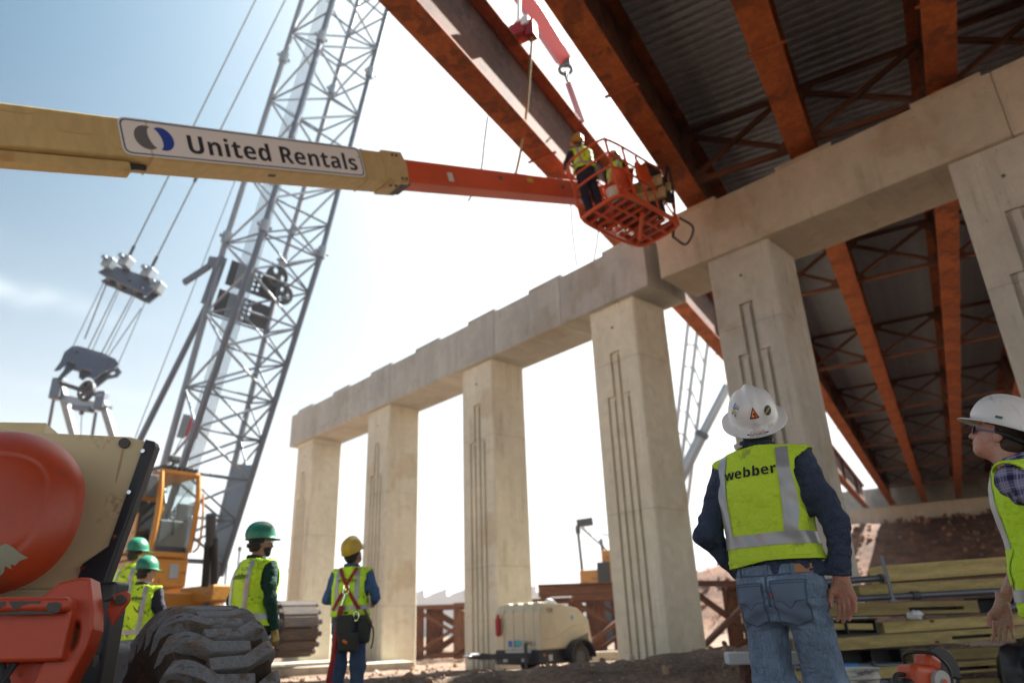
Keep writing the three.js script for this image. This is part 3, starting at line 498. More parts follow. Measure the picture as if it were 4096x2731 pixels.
{ // long boom with the rental sign; its carrier stands out to the left
  const p0 = spot(0, 305, 6.6), p2 = spot(1390, 450, 13.3), dir = p2.clone().sub(p0).normalize();
  const back = p0.clone().addScaledVector(dir, -7.2);
  const o = thing('boom_lift', 'boom lift with long tan and orange boom raised to the girders, carrying a lettered sign', 'boom lift', [back.x - 0.3, ground(back.x, back.z), back.z]);
  const at = (t, y = 0, x = 0) => p0.clone().addScaledVector(dir, t).addScaledVector(upB, y).addScaledVector(sideB, x);
  const sideB = dir.clone().cross(V(0, 1, 0)).normalize(), upB = sideB.clone().cross(dir); // sideB points to the right of the boom, towards the camera
  const tEnd = spot(905, 395, 9.82).distanceTo(p0), tTip = p2.distanceTo(p0);
  const MB = M4().makeBasis(dir, upB, sideB).setPosition(p0); // own axes: x along the boom, y up, z towards the camera
  const onB = (g) => g.applyMatrix4(MB);
  wmesh('outer_boom', onB(tri(rbox(tEnd + 7.2, 0.44, 0.36, 0.03, (tEnd - 7.2) / 2, 0, 0), 1.6)), boomTan, o);
  wmesh('end_collar', onB(extr([[-0.28, -0.235], [0.05, -0.235], [0.1, 0.05], [0.05, 0.235], [-0.28, 0.235]], 0.39, 0.006).translate(tEnd, 0, 0)), boomTan, o);
  for (const [x, y] of [[-0.12, 0.17], [-0.05, 0.17], [-0.05, -0.17], [0.02, -0.17]]) wmesh('bolt', onB(disc(0.017, 0.02, 10, tEnd + x, y, 0.2, Math.PI / 2)), steelDark, o);
  for (const x of [-0.2, -0.11, -0.02]) wmesh('bolt', onB(disc(0.017, 0.02, 10, tEnd + x, -0.24, 0.1)), steelDark, o);
  wmesh('fly_boom', onB(tri(rbox(tTip - tEnd + 1.0, 0.35, 0.29, 0.025, (tEnd + tTip - 1.0) / 2, -0.005, 0), 1.6)), jlgOrange, o);
  for (const [t, y] of [[tTip - 2.9, 0.04], [tTip - 1.4, 0.0], [tTip - 0.75, 0.03]]) wmesh('grease_port', onB(disc(0.035, 0.012, 12, t, y, 0.15, Math.PI / 2)), bareSteel, o);
  wmesh('cable_tray', onB(tri(rbox(6.5, 0.12, 0.16, 0.02, -2.2, -0.285, 0.02), 1.6)), boomTan, o);
  wmesh('hose_end', onB(tubeOf([V(1.0, -0.28, 0.02), V(1.1, -0.25, 0.03), V(1.22, -0.235, 0.0)], 0.035, 8, 6)), black, o);
  wmesh('slot_cover', onB(box(0.09, 0.006, 0.05, 2.62, -0.2225, 0.05)), steelDark, o);
  for (const t of [-0.4, 1.25, tEnd - 0.6]) wmesh('weld_bead', onB([box(0.012, 0.444, 0.012, t, 0, 0.181), box(0.012, 0.012, 0.364, t, -0.221, 0)].reduce((a, b) => merge([a, b]))), boomTan, o);
  for (const s of [-1, 1]) wmesh('wear_pad', onB(box(0.16, 0.05, 0.3, tEnd + 0.02, s * 0.212, 0)), steelDark, o);
  for (const [t, y, w, h, c] of [[-0.9, 0.06, 0.16, 0.12, [0.6, 0.42, 0.03]], [tEnd + 0.9, -0.04, 0.1, 0.14, [0.6, 0.6, 0.58]], [tTip - 2.2, 0.06, 0.14, 0.07, [0.6, 0.42, 0.03]]]) wmesh('warning_label', onB(box(w, h, 0.003, t, y, t > tEnd ? 0.1475 : 0.1825)), mat(c, 0.5), o);
  wmesh('paint_scratch', onB(merge([[-0.2, 0.13, 0.5], [0.4, -0.02, 0.35], [0.9, -0.15, 0.24], [tEnd - 0.9, 0.12, 0.2]].map(([t, y, l], i) => extr([[0, 0], [l * 0.3, 0.012], [l * 0.6, 0.004], [l, 0.01], [l * 0.7, -0.012], [l * 0.35, -0.006]], 0.002).translate(t, y, 0.1815)))), mat([0.5, 0.33, 0.14], 0.8), o);
  // sign
  const sg = new THREE.Group(); sg.name = 'lettered_sign'; o.add(sg); sg.applyMatrix4(o.matrixWorld.clone().invert()); o.updateMatrixWorld(true);
  const s0 = spot(257, 330, 7.35).sub(p0).dot(dir), s1 = spot(818, 375, 9.35).sub(p0).dot(dir), sw = s1 - s0, sh = 0.425, cx = (s0 + s1) / 2;
  const rr = (w, h, r) => { const s = new THREE.Shape(); s.moveTo(-w / 2 + r, -h / 2); s.lineTo(w / 2 - r, -h / 2); s.quadraticCurveTo(w / 2, -h / 2, w / 2, -h / 2 + r); s.lineTo(w / 2, h / 2 - r); s.quadraticCurveTo(w / 2, h / 2, w / 2 - r, h / 2); s.lineTo(-w / 2 + r, h / 2); s.quadraticCurveTo(-w / 2, h / 2, -w / 2, h / 2 - r); s.lineTo(-w / 2, -h / 2 + r); s.quadraticCurveTo(-w / 2, -h / 2, -w / 2 + r, -h / 2); return s; };
  const flat = (s, z) => onB(new THREE.ShapeGeometry(s, 20).translate(cx, 0.01, z)), zf = 0.1805;
  const wm = (n, g, m) => wmesh(n, g, m, sg);
  wm('white_plate', onB(extr(rr(sw, sh, 0.09), 0.006).translate(cx, 0.01, 0.1835)), mat([0.78, 0.78, 0.77], 0.4));
  { const s = rr(sw - 0.03, sh - 0.03, 0.08); s.holes.push(new THREE.Path(rr(sw - 0.062, sh - 0.062, 0.066).getPoints(8))); wm('blue_border', flat(s, zf + 0.0065), mat([0.01, 0.09, 0.21], 0.45)); }
  const ink = mat([0.012, 0.017, 0.028], 0.5);
  { const w = 2.0, g = textShape('United Rentals', 0.2); g.computeBoundingBox(); const bw = g.boundingBox.max.x - g.boundingBox.min.x, want = sw * 0.735; g.scale(want / bw, 1.08, 1); wm('lettering', onB(g.translate(cx + sw * 0.098, -0.002, zf + 0.007)), ink); }
  wm('registered_mark', onB(new THREE.RingGeometry(0.011, 0.015, 16).translate(cx + sw * 0.482, 0.08, zf + 0.007)), ink);
  { // two crescents round an open oval
    const ell = (x, y, a, b, rot) => { const p = []; for (let i = 0; i < 40; i++) { const t = i / 40 * 2 * Math.PI, c = a * Math.cos(t), s = b * Math.sin(t); p.push([x + c * Math.cos(rot) - s * Math.sin(rot), y + c * Math.sin(rot) + s * Math.cos(rot)]); } return p; };
    const lx = cx - sw * 0.385, inside = (x, y, e) => { const dx = x - e[0], dy = y - e[1], c = Math.cos(-e[4]), s = Math.sin(-e[4]), u = dx * c - dy * s, v = dx * s + dy * c; return (u / e[2]) ** 2 + (v / e[3]) ** 2 < 1; };
    const big1 = [lx - 0.075, 0.015, 0.125, 0.138, 0.25], big2 = [lx + 0.085, 0.015, 0.125, 0.138, 0.25], hole = [lx + 0.005, 0.015, 0.062, 0.128, 0.3];
    const cres = (e, z) => { const s = new THREE.Shape(ell(...e).map((q) => new THREE.Vector2(...q))); return onB(new THREE.ShapeGeometry(s).translate(0, 0, z)); };
    wm('grey_crescent', cres(big1, zf + 0.0068), mat([0.13, 0.135, 0.15], 0.5));
    wm('blue_crescent', cres([big2[0] - 0.01, big2[1], 0.115, 0.135, 0.25], zf + 0.0075), mat([0.01, 0.055, 0.36], 0.5));
    wm('logo_opening', cres(hole, zf + 0.0082), mat([0.78, 0.78, 0.77], 0.4));
  }
  // carrier out of the picture on the left
  const bx = back.x - 0.3, bz = back.z;
  wmesh('turntable', [rbox(3.4, 1.3, 2.0, 0.15, bx - 0.3, 1.75, bz), rbox(0.7, 1.2, 0.6, 0.06, bx + 0.1, 2.4, bz)], jlgOrange, o);
  wmesh('chassis', [rbox(3.2, 0.5, 1.6, 0.06, bx, 0.82, bz)], jlgRed, o);
  for (const [x, z] of [[-1.5, 1], [1.5, 1], [-1.5, -1], [1.5, -1]]) wmesh('wheel', disc(0.5, 0.42, 28, bx + x, 0.5, bz + z, Math.PI / 2), rubber, o);
  // jib head and rotator
  const F = V(1.27, 7.15, -10.0), Bq = V(2.41, 7.15, -11.35), Cq = V(2.89, 7.15, -10.75), eL = Bq.clone().sub(F).normalize(), eS = V(-eL.z, 0, eL.x); if (eS.dot(Cq.clone().sub(Bq)) < 0) eS.negate();
  wmesh('jib_head', onB(extr([[-0.35, -0.2], [0.1, -0.22], [0.28, -0.33], [0.36, -0.2], [0.36, 0.2], [0.22, 0.33], [0.05, 0.2], [-0.35, 0.19]], 0.34, 0.012).translate(tTip, 0, 0)), jlgOrange, o);
  // pair of tan levelling arms and link
  const h0 = spot(1402, 455, 12.9), h1 = spot(1520, 412, 12.3), h2 = spot(1408, 482, 12.8), h3 = spot(1528, 440, 12.2);
  wmesh('levelling_arm', bar(h0, h1, 0.06, 0.2), boomTan, o); wmesh('levelling_arm', bar(h2, h3, 0.06, 0.2), boomTan, o);
  wmesh('levelling_arm', bar(h0.clone().addScaledVector(eL, 0.3), h1.clone().addScaledVector(eL, 0.3), 0.06, 0.16), boomTan, o);
  wmesh('pivot_plate', bar(spot(1400, 440, 12.88), spot(1412, 500, 12.75), 0.07, 0.34, V(0.5, 0, -0.8)), jlgOrange, o);
  wmesh('rotator', [rod(spot(1430, 385, 12.4), spot(1425, 450, 12.5), 0.2, 20), rbox(0.4, 0.12, 0.4, 0.03).applyMatrix4(M4().setPosition(spot(1425, 445, 12.5)))], jlgOrange, o);
  // platform: 1.8 x 0.8 m, ribbed floor seen from below
  const pf = new THREE.Group(); pf.name = 'platform'; o.add(pf); o.updateMatrixWorld(true);
  const PL = 1.78, PS = 0.8, Q = (l, y, s) => F.clone().addScaledVector(eL, l).addScaledVector(eS, s).setY(7.15 + y);
  const pw = (n, g, m = jlgOrange) => wmesh(n, g, m, pf);
  pw('floor_frame', [tubeOf([[0.06, 0], [PL - 0.1, 0], [PL, 0.1], [PL, PS - 0.1], [PL - 0.1, PS], [0.06, PS], [0, PS - 0.06], [0, 0.06]].map(([a, b]) => Q(a, 0, b)), 0.035, 80, 8, true)]);
  for (let i = 1; i < 8; i++) pw('floor_rib', bar(Q(i * PL / 8, 0, 0.02), Q(i * PL / 8, 0, PS - 0.02), 0.035, 0.045));
  for (const q of [0.26, 0.54]) pw('floor_rib', bar(Q(0.03, 0.004, q), Q(PL - 0.03, 0.004, q), 0.035, 0.045));
  pw('floor_grating', [...Array(26)].map((_, i) => bar(Q(0.04 + i * 0.068, 0.035, 0.02), Q(0.04 + i * 0.068, 0.035, PS - 0.02), 0.03, 0.006)), rustDark);
  pw('under_brace', [rod(Q(0.75, -0.05, 0.1), Q(0.35, -0.3, 0.4), 0.035), rod(Q(0.75, -0.05, 0.7), Q(1.4, -0.06, 0.2), 0.04)]);
  for (const [l, s] of [[0, 0], [PL, 0], [PL, PS], [0, PS], [PL / 2, 0], [PL / 2, PS], [0.5, PS]]) pw('post', rod(Q(l, 0, s), Q(l, 1.1, s), 0.021));
  for (const h of [0.55, 1.1]) pw('guard_rail', tubeOf([[0, 0], [PL, 0], [PL, PS], [0, PS]].flatMap(([a, b], i, arr) => { const n = arr[(i + 1) % 4]; return [Q(lerp(a, n[0], 0.06), h, lerp(b, n[1], 0.06)), Q(lerp(a, n[0], 0.94), h, lerp(b, n[1], 0.94))]; }), 0.021, 90, 8, true));
  for (const [a, b] of [[[0, 0.05, 0], [PL / 2, 1.05, 0]], [[PL / 2, 1.05, PS], [PL, 0.1, PS]], [[PL, 0.05, 0], [PL, 1.05, PS]]]) pw('rail_brace', rod(Q(...a), Q(...b), 0.018));
  pw('control_box', [rbox(0.4, 0.32, 0.3, 0.04).applyMatrix4(M4().makeRotationY(0.8).setPosition(Q(1.5, 1.05, 0.66))), rbox(0.3, 0.5, 0.12, 0.04).applyMatrix4(M4().makeRotationY(0.8).setPosition(Q(1.62, 0.7, 0.8)))], black);
  pw('manual_box', rbox(0.34, 0.36, 0.06, 0.02).applyMatrix4(M4().makeRotationY(0.86).setPosition(Q(0.9, 0.72, 0.84))));
  for (const [a, b] of [[[0, 0.3, 0], [PL, 0.3, 0]], [[0, 0.82, PS], [PL, 0.82, PS]], [[0, 0.82, 0], [0, 0.82, PS]], [[0.45, 0, 0], [0.45, 1.1, 0]], [[1.35, 0, 0], [1.35, 1.1, 0]], [[1.2, 0, PS], [1.2, 1.1, PS]]]) pw('mid_rail', rod(Q(...a), Q(...b), 0.018));
  pw('toe_board', [bar(Q(0, 0.08, 0), Q(PL, 0.08, 0), 0.012, 0.13), bar(Q(0, 0.08, PS), Q(PL, 0.08, PS), 0.012, 0.13), bar(Q(PL, 0.08, 0), Q(PL, 0.08, PS), 0.012, 0.13)]);
  pw('tool_bag', [rbox(0.4, 0.3, 0.28, 0.08).applyMatrix4(M4().makeRotationY(0.7).setPosition(Q(1.1, 0.22, 0.3))), rbox(0.3, 0.5, 0.26, 0.08).applyMatrix4(M4().makeRotationY(0.4).setPosition(Q(1.45, 0.42, 0.62)))], black);
  pw('cutting_torch_bottle', [new THREE.CapsuleGeometry(0.09, 0.6, 6, 14).applyMatrix4(M4().setPosition(Q(0.75, 0.45, 0.25)))], mat([0.5, 0.04, 0.03], 0.4));
  pw('bolt_pail', new THREE.CylinderGeometry(0.13, 0.11, 0.3, 18).applyMatrix4(M4().setPosition(Q(0.3, 0.2, 0.55))), mat([0.55, 0.5, 0.42], 0.6));
  pw('hose_loop', [tubeOf([Q(1.7, 0.9, 0.85), Q(1.85, 1.25, 0.9), Q(2.0, 0.9, 0.8), Q(1.95, 0.3, 0.7), Q(1.85, -0.1, 0.6)], 0.025), tubeOf([Q(1.9, 0.2, 0.8), Q(2.1, 0.0, 0.9), Q(2.05, -0.25, 0.7), Q(1.85, -0.1, 0.6)], 0.02)], black);
  // the platform hangs a little out of level
  platformTilt.copy(M4().makeTranslation(Bq.x, Bq.y, Bq.z).multiply(M4().makeRotationAxis(V(0, 0.3746, -0.9272), -0.15)).multiply(M4().makeTranslation(-Bq.x, -Bq.y, -Bq.z)));
  const ow = o.matrixWorld; pf.applyMatrix4(ow.clone().invert().multiply(platformTilt).multiply(ow));
}
{ // boom lift in the left foreground: hood, cream panel, bracket and lugged wheel
  const o = thing('boom_lift', 'orange boom lift in the left foreground with cream panel and lugged tyre', 'boom lift', [-2.5, 0, -3.2]);
  const zp = 3.75, P = (x, y, z = zp) => spot(x, y, z);
  const fwd = V(-0.45, 0, -0.893).normalize(), rt = V(0.893, 0, -0.45); // the panel faces back towards the camera
  // cream side panel: outline on a plane facing the camera, in metres round its corner
  const k = zp / 1632.87, c0 = [150, 1170], shp = (pts) => pts.map(([x, y]) => [(x - c0[0]) * k, -(y - c0[1]) * k]);
  const basis = M4().makeRotationFromEuler(new THREE.Euler(-0.02, 0.12, -0.02)).setPosition(P(...c0));
  const put = (g) => g.applyMatrix4(basis);
  const pan = (n, g, m) => wmesh(n, put(g), m, o);
  pan('cream_panel', tri(extr(shp([[-60, 975], [20, 990], [262, 999], [301, 1010], [266, 1253], [219, 1291], [213, 1343], [-60, 1343]]), 0.05, 0.008), 1.2), jlgCream);
  pan('panel_base', tri(extr(shp([[-60, 1346], [205, 1346], [200, 1362], [-60, 1362]]), 0.07, 0.006), 1.2), jlgCream);
  pan('rubber_bumper', extr(shp([[301, 1006], [322, 1011], [327, 1022], [318, 1080], [277, 1330], [262, 1348], [214, 1352], [205, 1348], [214, 1341], [219, 1291], [266, 1253], [301, 1010]]), 0.09, 0.012).translate(0, 0, 0.0), mat([0.016, 0.019, 0.026], 0.45));
  for (const [x, y] of [[304, 1037], [291, 1134], [278, 1234], [225, 1301]]) pan('bolt', disc(0.011, 0.02, 12, (x - c0[0]) * k, -(y - c0[1]) * k, 0.05, Math.PI / 2), chrome);
  pan('plug_button', disc(0.028, 0.03, 24, (255 - c0[0]) * k, -(1016 - c0[1]) * k, 0.03, Math.PI / 2), mat([0.08, 0.075, 0.07], 0.6));
  pan('rust_streak', extr(shp([[251, 1030], [256, 1030], [255, 1075], [252, 1110], [250, 1075]]), 0.003).translate(0, 0, 0.0265), mat([0.50, 0.36, 0.19], 0.8));
  // upper cream boom rest behind
  wmesh('boom_rest', tri(bar(P(-200, 1000, 4.3), P(118, 1003, 4.5), 0.3, 0.1), 1.2), jlgCream, o);
  // orange hood: swollen shell with a pressed line
  {
    const N = 56, Mm = 40, pos = [], uv = [], idx = [], kz = 3.3 / 1632.87, cx = -30, cy = 1174;
    const hoodZ = (r) => 0.17 * Math.pow(Math.max(0, 1 - Math.pow(r, 4)), 0.6);
    const sup = (t, e) => Math.sign(Math.cos(t)) * Math.pow(Math.abs(Math.cos(t)), e), sus = (t, e) => Math.sign(Math.sin(t)) * Math.pow(Math.abs(Math.sin(t)), e);
    for (let j = 0; j <= Mm; j++) for (let i = 0; i <= N; i++) {
      const a = i / N * 2 * Math.PI, r = j / Mm;
      let x = 208 * sup(a, 0.82), y = 196 * sus(a, 0.82); // outline, plan units
      if (x > 0 && y > 0) x *= 1 - 0.17 * (y / 186) ** 2; if (y < 0) y *= 0.985;
      let zz = hoodZ(r);
      const q = Math.pow(Math.pow(Math.abs(x * r - 5) / 140, 3) + Math.pow(Math.abs(y * r + 8) / 122, 3), 1 / 3); zz -= 0.007 * Math.exp(-Math.pow((q - 1) / 0.04, 2)) + 0.006 * step(0, 1, (1.04 - q) / 0.08);
      pos.push(x * r * kz, y * r * kz, zz); uv.push(x * r * kz, y * r * kz);
      if (i < N && j < Mm) { const b = j * (N + 1) + i; idx.push(b, b + N + 1, b + 1, b + 1, b + N + 1, b + N + 2); }
    }
    const g = new THREE.BufferGeometry(); g.setAttribute('position', new THREE.Float32BufferAttribute(pos, 3)); g.setAttribute('uv', new THREE.Float32BufferAttribute(uv, 2)); g.setIndex(idx); g.computeVertexNormals();
    const bm = M4().makeRotationFromEuler(new THREE.Euler(-0.1, 0.16, 0)).setPosition(P(cx, cy, 3.36));
    const hoodMat = pmat([1, 1, 1], 0.42, { map: paintTex([0.74, 0.275, 0.12], [0.64, 0.27, 0.16], 0.35), clearcoat: 0.2, clearcoatRoughness: 0.4 });
    wmesh('hood', g.applyMatrix4(bm), hoodMat, o);
    wmesh('hood_back', new THREE.BoxGeometry(0.5, 0.5, 0.3).translate(-0.12, 0, -0.16).applyMatrix4(bm), hoodMat, o);
    // torn patch of primer where the paint has come off, laid on the hood
    const hz = (x, y) => { const e = 2 / 0.82, yy = y < 0 ? y / 0.985 : y, r = Math.pow(Math.pow(Math.abs(x) / 208, e) + Math.pow(Math.abs(yy) / 196, e), 1 / e); return hoodZ(clamp(r, 0, 1)); };
    const pts = []; const out = [[14, 1290], [24, 1280], [40, 1268], [46, 1266], [62, 1275], [72, 1284], [88, 1293], [74, 1300], [66, 1310], [58, 1308], [60, 1318], [48, 1312], [46, 1324], [40, 1330], [28, 1334], [16, 1330], [10, 1318], [14, 1304]];
    const S = new THREE.Shape(out.map(([x, y]) => new THREE.Vector2((x + 26 - cx) * kz * 0.985, -(y - cy) * kz * 0.985 )));
    const sg2 = new TessellateModifier(0.03, 5).modify(new THREE.ShapeGeometry(S).toNonIndexed()); const sp = sg2.attributes.position;
    for (let i = 0; i < sp.count; i++) sp.setZ(i, hz(sp.getX(i) / kz, sp.getY(i) / kz) + 0.004); sg2.computeVertexNormals();
    wmesh('bare_primer_patch', sg2.applyMatrix4(bm), mat([0.33, 0.34, 0.25], 0.8), o);
  }
  // axle beam and bracket plate with an oval hole, outlines on planes facing the camera
  const kb = 2.75 / 1632.87, b0 = [120, 1460], sb = (pts) => pts.map(([x, y]) => [(x - b0[0]) * kb, -(y - b0[1]) * kb]);
  const bb = M4().makeRotationFromEuler(new THREE.Euler(-0.06, 0.25, 0)).setPosition(P(...b0, 2.75));
  const brk = (n, g, m) => wmesh(n, merge([g]).applyMatrix4(bb), m, o);
  const ov = []; for (let i = 0; i < 24; i++) { const t = -i / 24 * 2 * Math.PI; ov.push([(177 - b0[0] + 9 * Math.cos(t)) * kb, -(1463 - b0[1] + 30 * Math.sin(t)) * kb]); }
  brk('bracket_plate', tri(extr(sb([[80, 1392], [123, 1348], [165, 1337], [185, 1338], [208, 1412], [214, 1450], [208, 1490], [160, 1640], [90, 1640], [130, 1500]]), 0.16, 0.012, [ov]), 0.8), jlgRed);
  brk('axle_beam', [tri(rbox(0.62, 0.2, 0.24, 0.015, -0.22, 0.005, 0.02), 0.8)], jlgRed);
  brk('beam_cap', [tri(rbox(0.6, 0.055, 0.3, 0.02, -0.21, 0.098, 0.05), 0.8)], jlgRed);
  for (const pts of [[[8, 1398], [50, 1396], [54, 1404], [42, 1411], [20, 1414], [6, 1408]], [[56, 1396], [120, 1396], [118, 1403], [100, 1400], [84, 1406], [72, 1416], [66, 1408]], [[134, 1400], [150, 1398], [161, 1402], [160, 1418], [150, 1422], [138, 1419], [131, 1410]], [[0, 1421], [40, 1419], [90, 1416], [150, 1418], [150, 1423], [0, 1424]]]) brk('bare_metal_scrape', new THREE.ShapeGeometry(new THREE.Shape(sb(pts).map((q) => new THREE.Vector2(...q)))).translate(0, 0, 0.2015), bareSteel);
  brk('lower_beam', tri(rbox(0.5, 0.22, 0.14, 0.01, -0.24, -0.2, -0.04), 0.8), jlgRed);
  brk('lug', extr(sb([[205, 1362], [236, 1352], [246, 1360], [247, 1376], [218, 1432], [200, 1400]]), 0.03, 0.006, []).translate(0, 0, -0.16), jlgRed);
  brk('pin', [rod(V((200 - 120) * kb, -(1377 - 1460) * kb, -0.1), V((226 - 120) * kb, -(1375 - 1460) * kb, -0.06), 0.008), disc(0.02, 0.03, 16, (229 - 120) * kb, -(1375 - 1460) * kb, -0.13, Math.PI / 2)], bareSteel);
  brk('hydraulic_hose', [tubeOf([V(-0.12, -0.09, 0.1), V(-0.06, -0.2, 0.13), V(-0.04, -0.32, 0.12)], 0.014, 14, 8), tubeOf([V(-0.07, -0.09, 0.1), V(-0.1, -0.18, 0.14), V(-0.2, -0.3, 0.12)], 0.014, 14, 8)], black);
  wmesh('counterweight_column', [rbox(0.14, 0.5, 0.14, 0.02).applyMatrix4(M4().setPosition(P(232, 1460, 3.5)))], mat([0.02, 0.022, 0.028], 0.4), o);
  wmesh('ram_rod', rod(P(220, 1500, 3.4), P(216, 1600, 3.4), 0.018), chrome, o);
  wmesh('chassis', [rbox(1.0, 0.4, 1.9, 0.06, -2.95, 0.6, -3.9), rbox(0.7, 0.34, 0.9, 0.05, -3.0, 0.95, -3.9)], steelDark, o);
  wmesh('turntable', [rbox(1.0, 0.75, 1.3, 0.1, -3.5, 1.5, -4.4)], jlgCream, o);
  // lugged wheels
  const wheel = (cx, cz, yaw) => {
    const w = new THREE.Group(); w.name = 'wheel'; o.add(w); w.position.copy(o.worldToLocal(V(cx, 0.45, cz))); w.rotation.y = yaw;
    const R = 0.47, hw = 0.2; // axle along own z, outer face towards +z
    mesh('carcass', [new THREE.LatheGeometry([[0.2, hw - 0.05], [0.26, hw], [0.33, hw + 0.012], [0.39, hw + 0.004], [R - 0.05, hw - 0.02], [R - 0.045, 0], [R - 0.05, -hw + 0.02], [0.39, -hw], [0.26, -hw], [0.2, -hw + 0.05]].map(([r, z]) => new THREE.Vector2(r, z)), 64).rotateX(Math.PI / 2)], mat([0.045, 0.04, 0.036], 0.9, { map: dirtTex, color: L(0.26, 0.24, 0.22) }), w);
    mesh('rim', [new THREE.LatheGeometry([[0.001, 0.02], [0.1, 0.02], [0.17, 0.06], [0.215, 0.15], [0.235, 0.165], [0.24, 0.15], [0.2, 0.06], [0.1, -0.02]].map(([r, z]) => new THREE.Vector2(r, z)), 48).rotateX(Math.PI / 2)], mat([0.05, 0.046, 0.044], 0.6), w);
    mesh('hub', [rbox(0.16, 0.2, 0.1, 0.02, 0, 0, 0.08), disc(0.06, 0.1, 20, 0, 0, 0.13, Math.PI / 2)], jlgRed, w);
    const lt = (a, b) => tex(256, (u, v) => { const n = tfbm(u, v, 5, a, 5), k = step(0.5, 0.66, n), f = tfbm(u, v, 50, a + 3, 2); return [lerp(0.45, b, k) + 0.12 * (f - 0.5), lerp(0.455, b * 0.88, k) + 0.12 * (f - 0.5), lerp(0.465, b * 0.78, k) + 0.12 * (f - 0.5)]; }), lugs = [mat([1, 1, 1], 0.8, { map: lt(2, 0.36) }), mat([1, 1, 1], 0.85, { map: lt(9, 0.44) })];
    const lugGeo = (side) => { // bent bar: outline on the unrolled tread, pulled up and wrapped round the wheel
      const ctr = [[0.03, 0.212], [-0.03, 0.13], [-0.075, 0.062], [-0.08, -0.085]], w0 = [0.022, 0.026, 0.026, 0.024], Lf = [], Rt = [];
      ctr.forEach((p, i) => { const a = ctr[Math.max(0, i - 1)], b = ctr[Math.min(3, i + 1)], dx = b[0] - a[0], dy = b[1] - a[1], l = Math.hypot(dx, dy); Lf.push([p[0] - dy / l * w0[i], p[1] + dx / l * w0[i]]); Rt.push([p[0] + dy / l * w0[i], p[1] - dx / l * w0[i]]); });
      let g = extr([...Lf, ...Rt.reverse()], 0.064, 0.005); g = new TessellateModifier(0.035, 4).modify(g.index ? g.toNonIndexed() : g);
      const p = g.attributes.position;
      for (let i = 0; i < p.count; i++) { const a = p.getX(i) / R, z = p.getY(i), drop = Math.max(0, Math.abs(z) - 0.12), rr2 = R - 0.01 + p.getZ(i) - drop * drop * 8 * (p.getZ(i) > 0 ? 1 : 1.3); p.setXYZ(i, rr2 * Math.cos(a), rr2 * Math.sin(a), z * side); }
      if (side < 0) { const q = p.array; for (let i = 0; i < q.length; i += 9) for (let k = 0; k < 3; k++) { const t = q[i + 3 + k]; q[i + 3 + k] = q[i + 6 + k]; q[i + 6 + k] = t; } }
      g.deleteAttribute('normal'); g.deleteAttribute('uv'); return tri(toCreasedNormals(g, 0.5), 0.35);
    };
    const gl = [lugGeo(1), lugGeo(-1)], nl = 21;
    for (let i = 0; i < nl; i++) for (let s = 0; s < 2; s++) { const m = mesh('tread_lug', gl[s], lugs[(i * 3 + s) % 2], w); m.rotation.z = (i + s * 0.5) / nl * 2 * Math.PI; }
    return w;
  };
  o.updateMatrixWorld(true);
  wheel(-1.4, -3.32, -0.86); wheel(-3.7, -5.3, -0.3); wheel(-3.6, -2.6, 0.2); wheel(-4.7, -4.6, -0.3);
}
// ---------- smooth surfaces from distance fields ----------
const smin = (a, b, k) => { const h = Math.max(k - Math.abs(a - b), 0) / k; return Math.min(a, b) - h * h * k * 0.25; };
const capF = (a, b, ra, rb) => { const bx = b[0] - a[0], by = b[1] - a[1], bz = b[2] - a[2], q = 1 / Math.max(1e-9, bx * bx + by * by + bz * bz); return (x, y, z) => { const px = x - a[0], py = y - a[1], pz = z - a[2], h = clamp((px * bx + py * by + pz * bz) * q), dx = px - bx * h, dy = py - by * h, dz = pz - bz * h; return Math.sqrt(dx * dx + dy * dy + dz * dz) - ra - (rb - ra) * h; }; };
const ellF = (c, r) => { const m = Math.min(...r); return (x, y, z) => { const u = (x - c[0]) / r[0], v = (y - c[1]) / r[1], w = (z - c[2]) / r[2], k = Math.sqrt(u * u + v * v + w * w), k2 = Math.sqrt((u / r[0]) ** 2 + (v / r[1]) ** 2 + (w / r[2]) ** 2); return k2 > 1e-6 ? k * (k - 1) / k2 : -m; }; };
const uni = (fs, k) => (x, y, z) => { let d = fs[0](x, y, z); for (let i = 1; i < fs.length; i++) d = smin(d, fs[i](x, y, z), k); return d; };
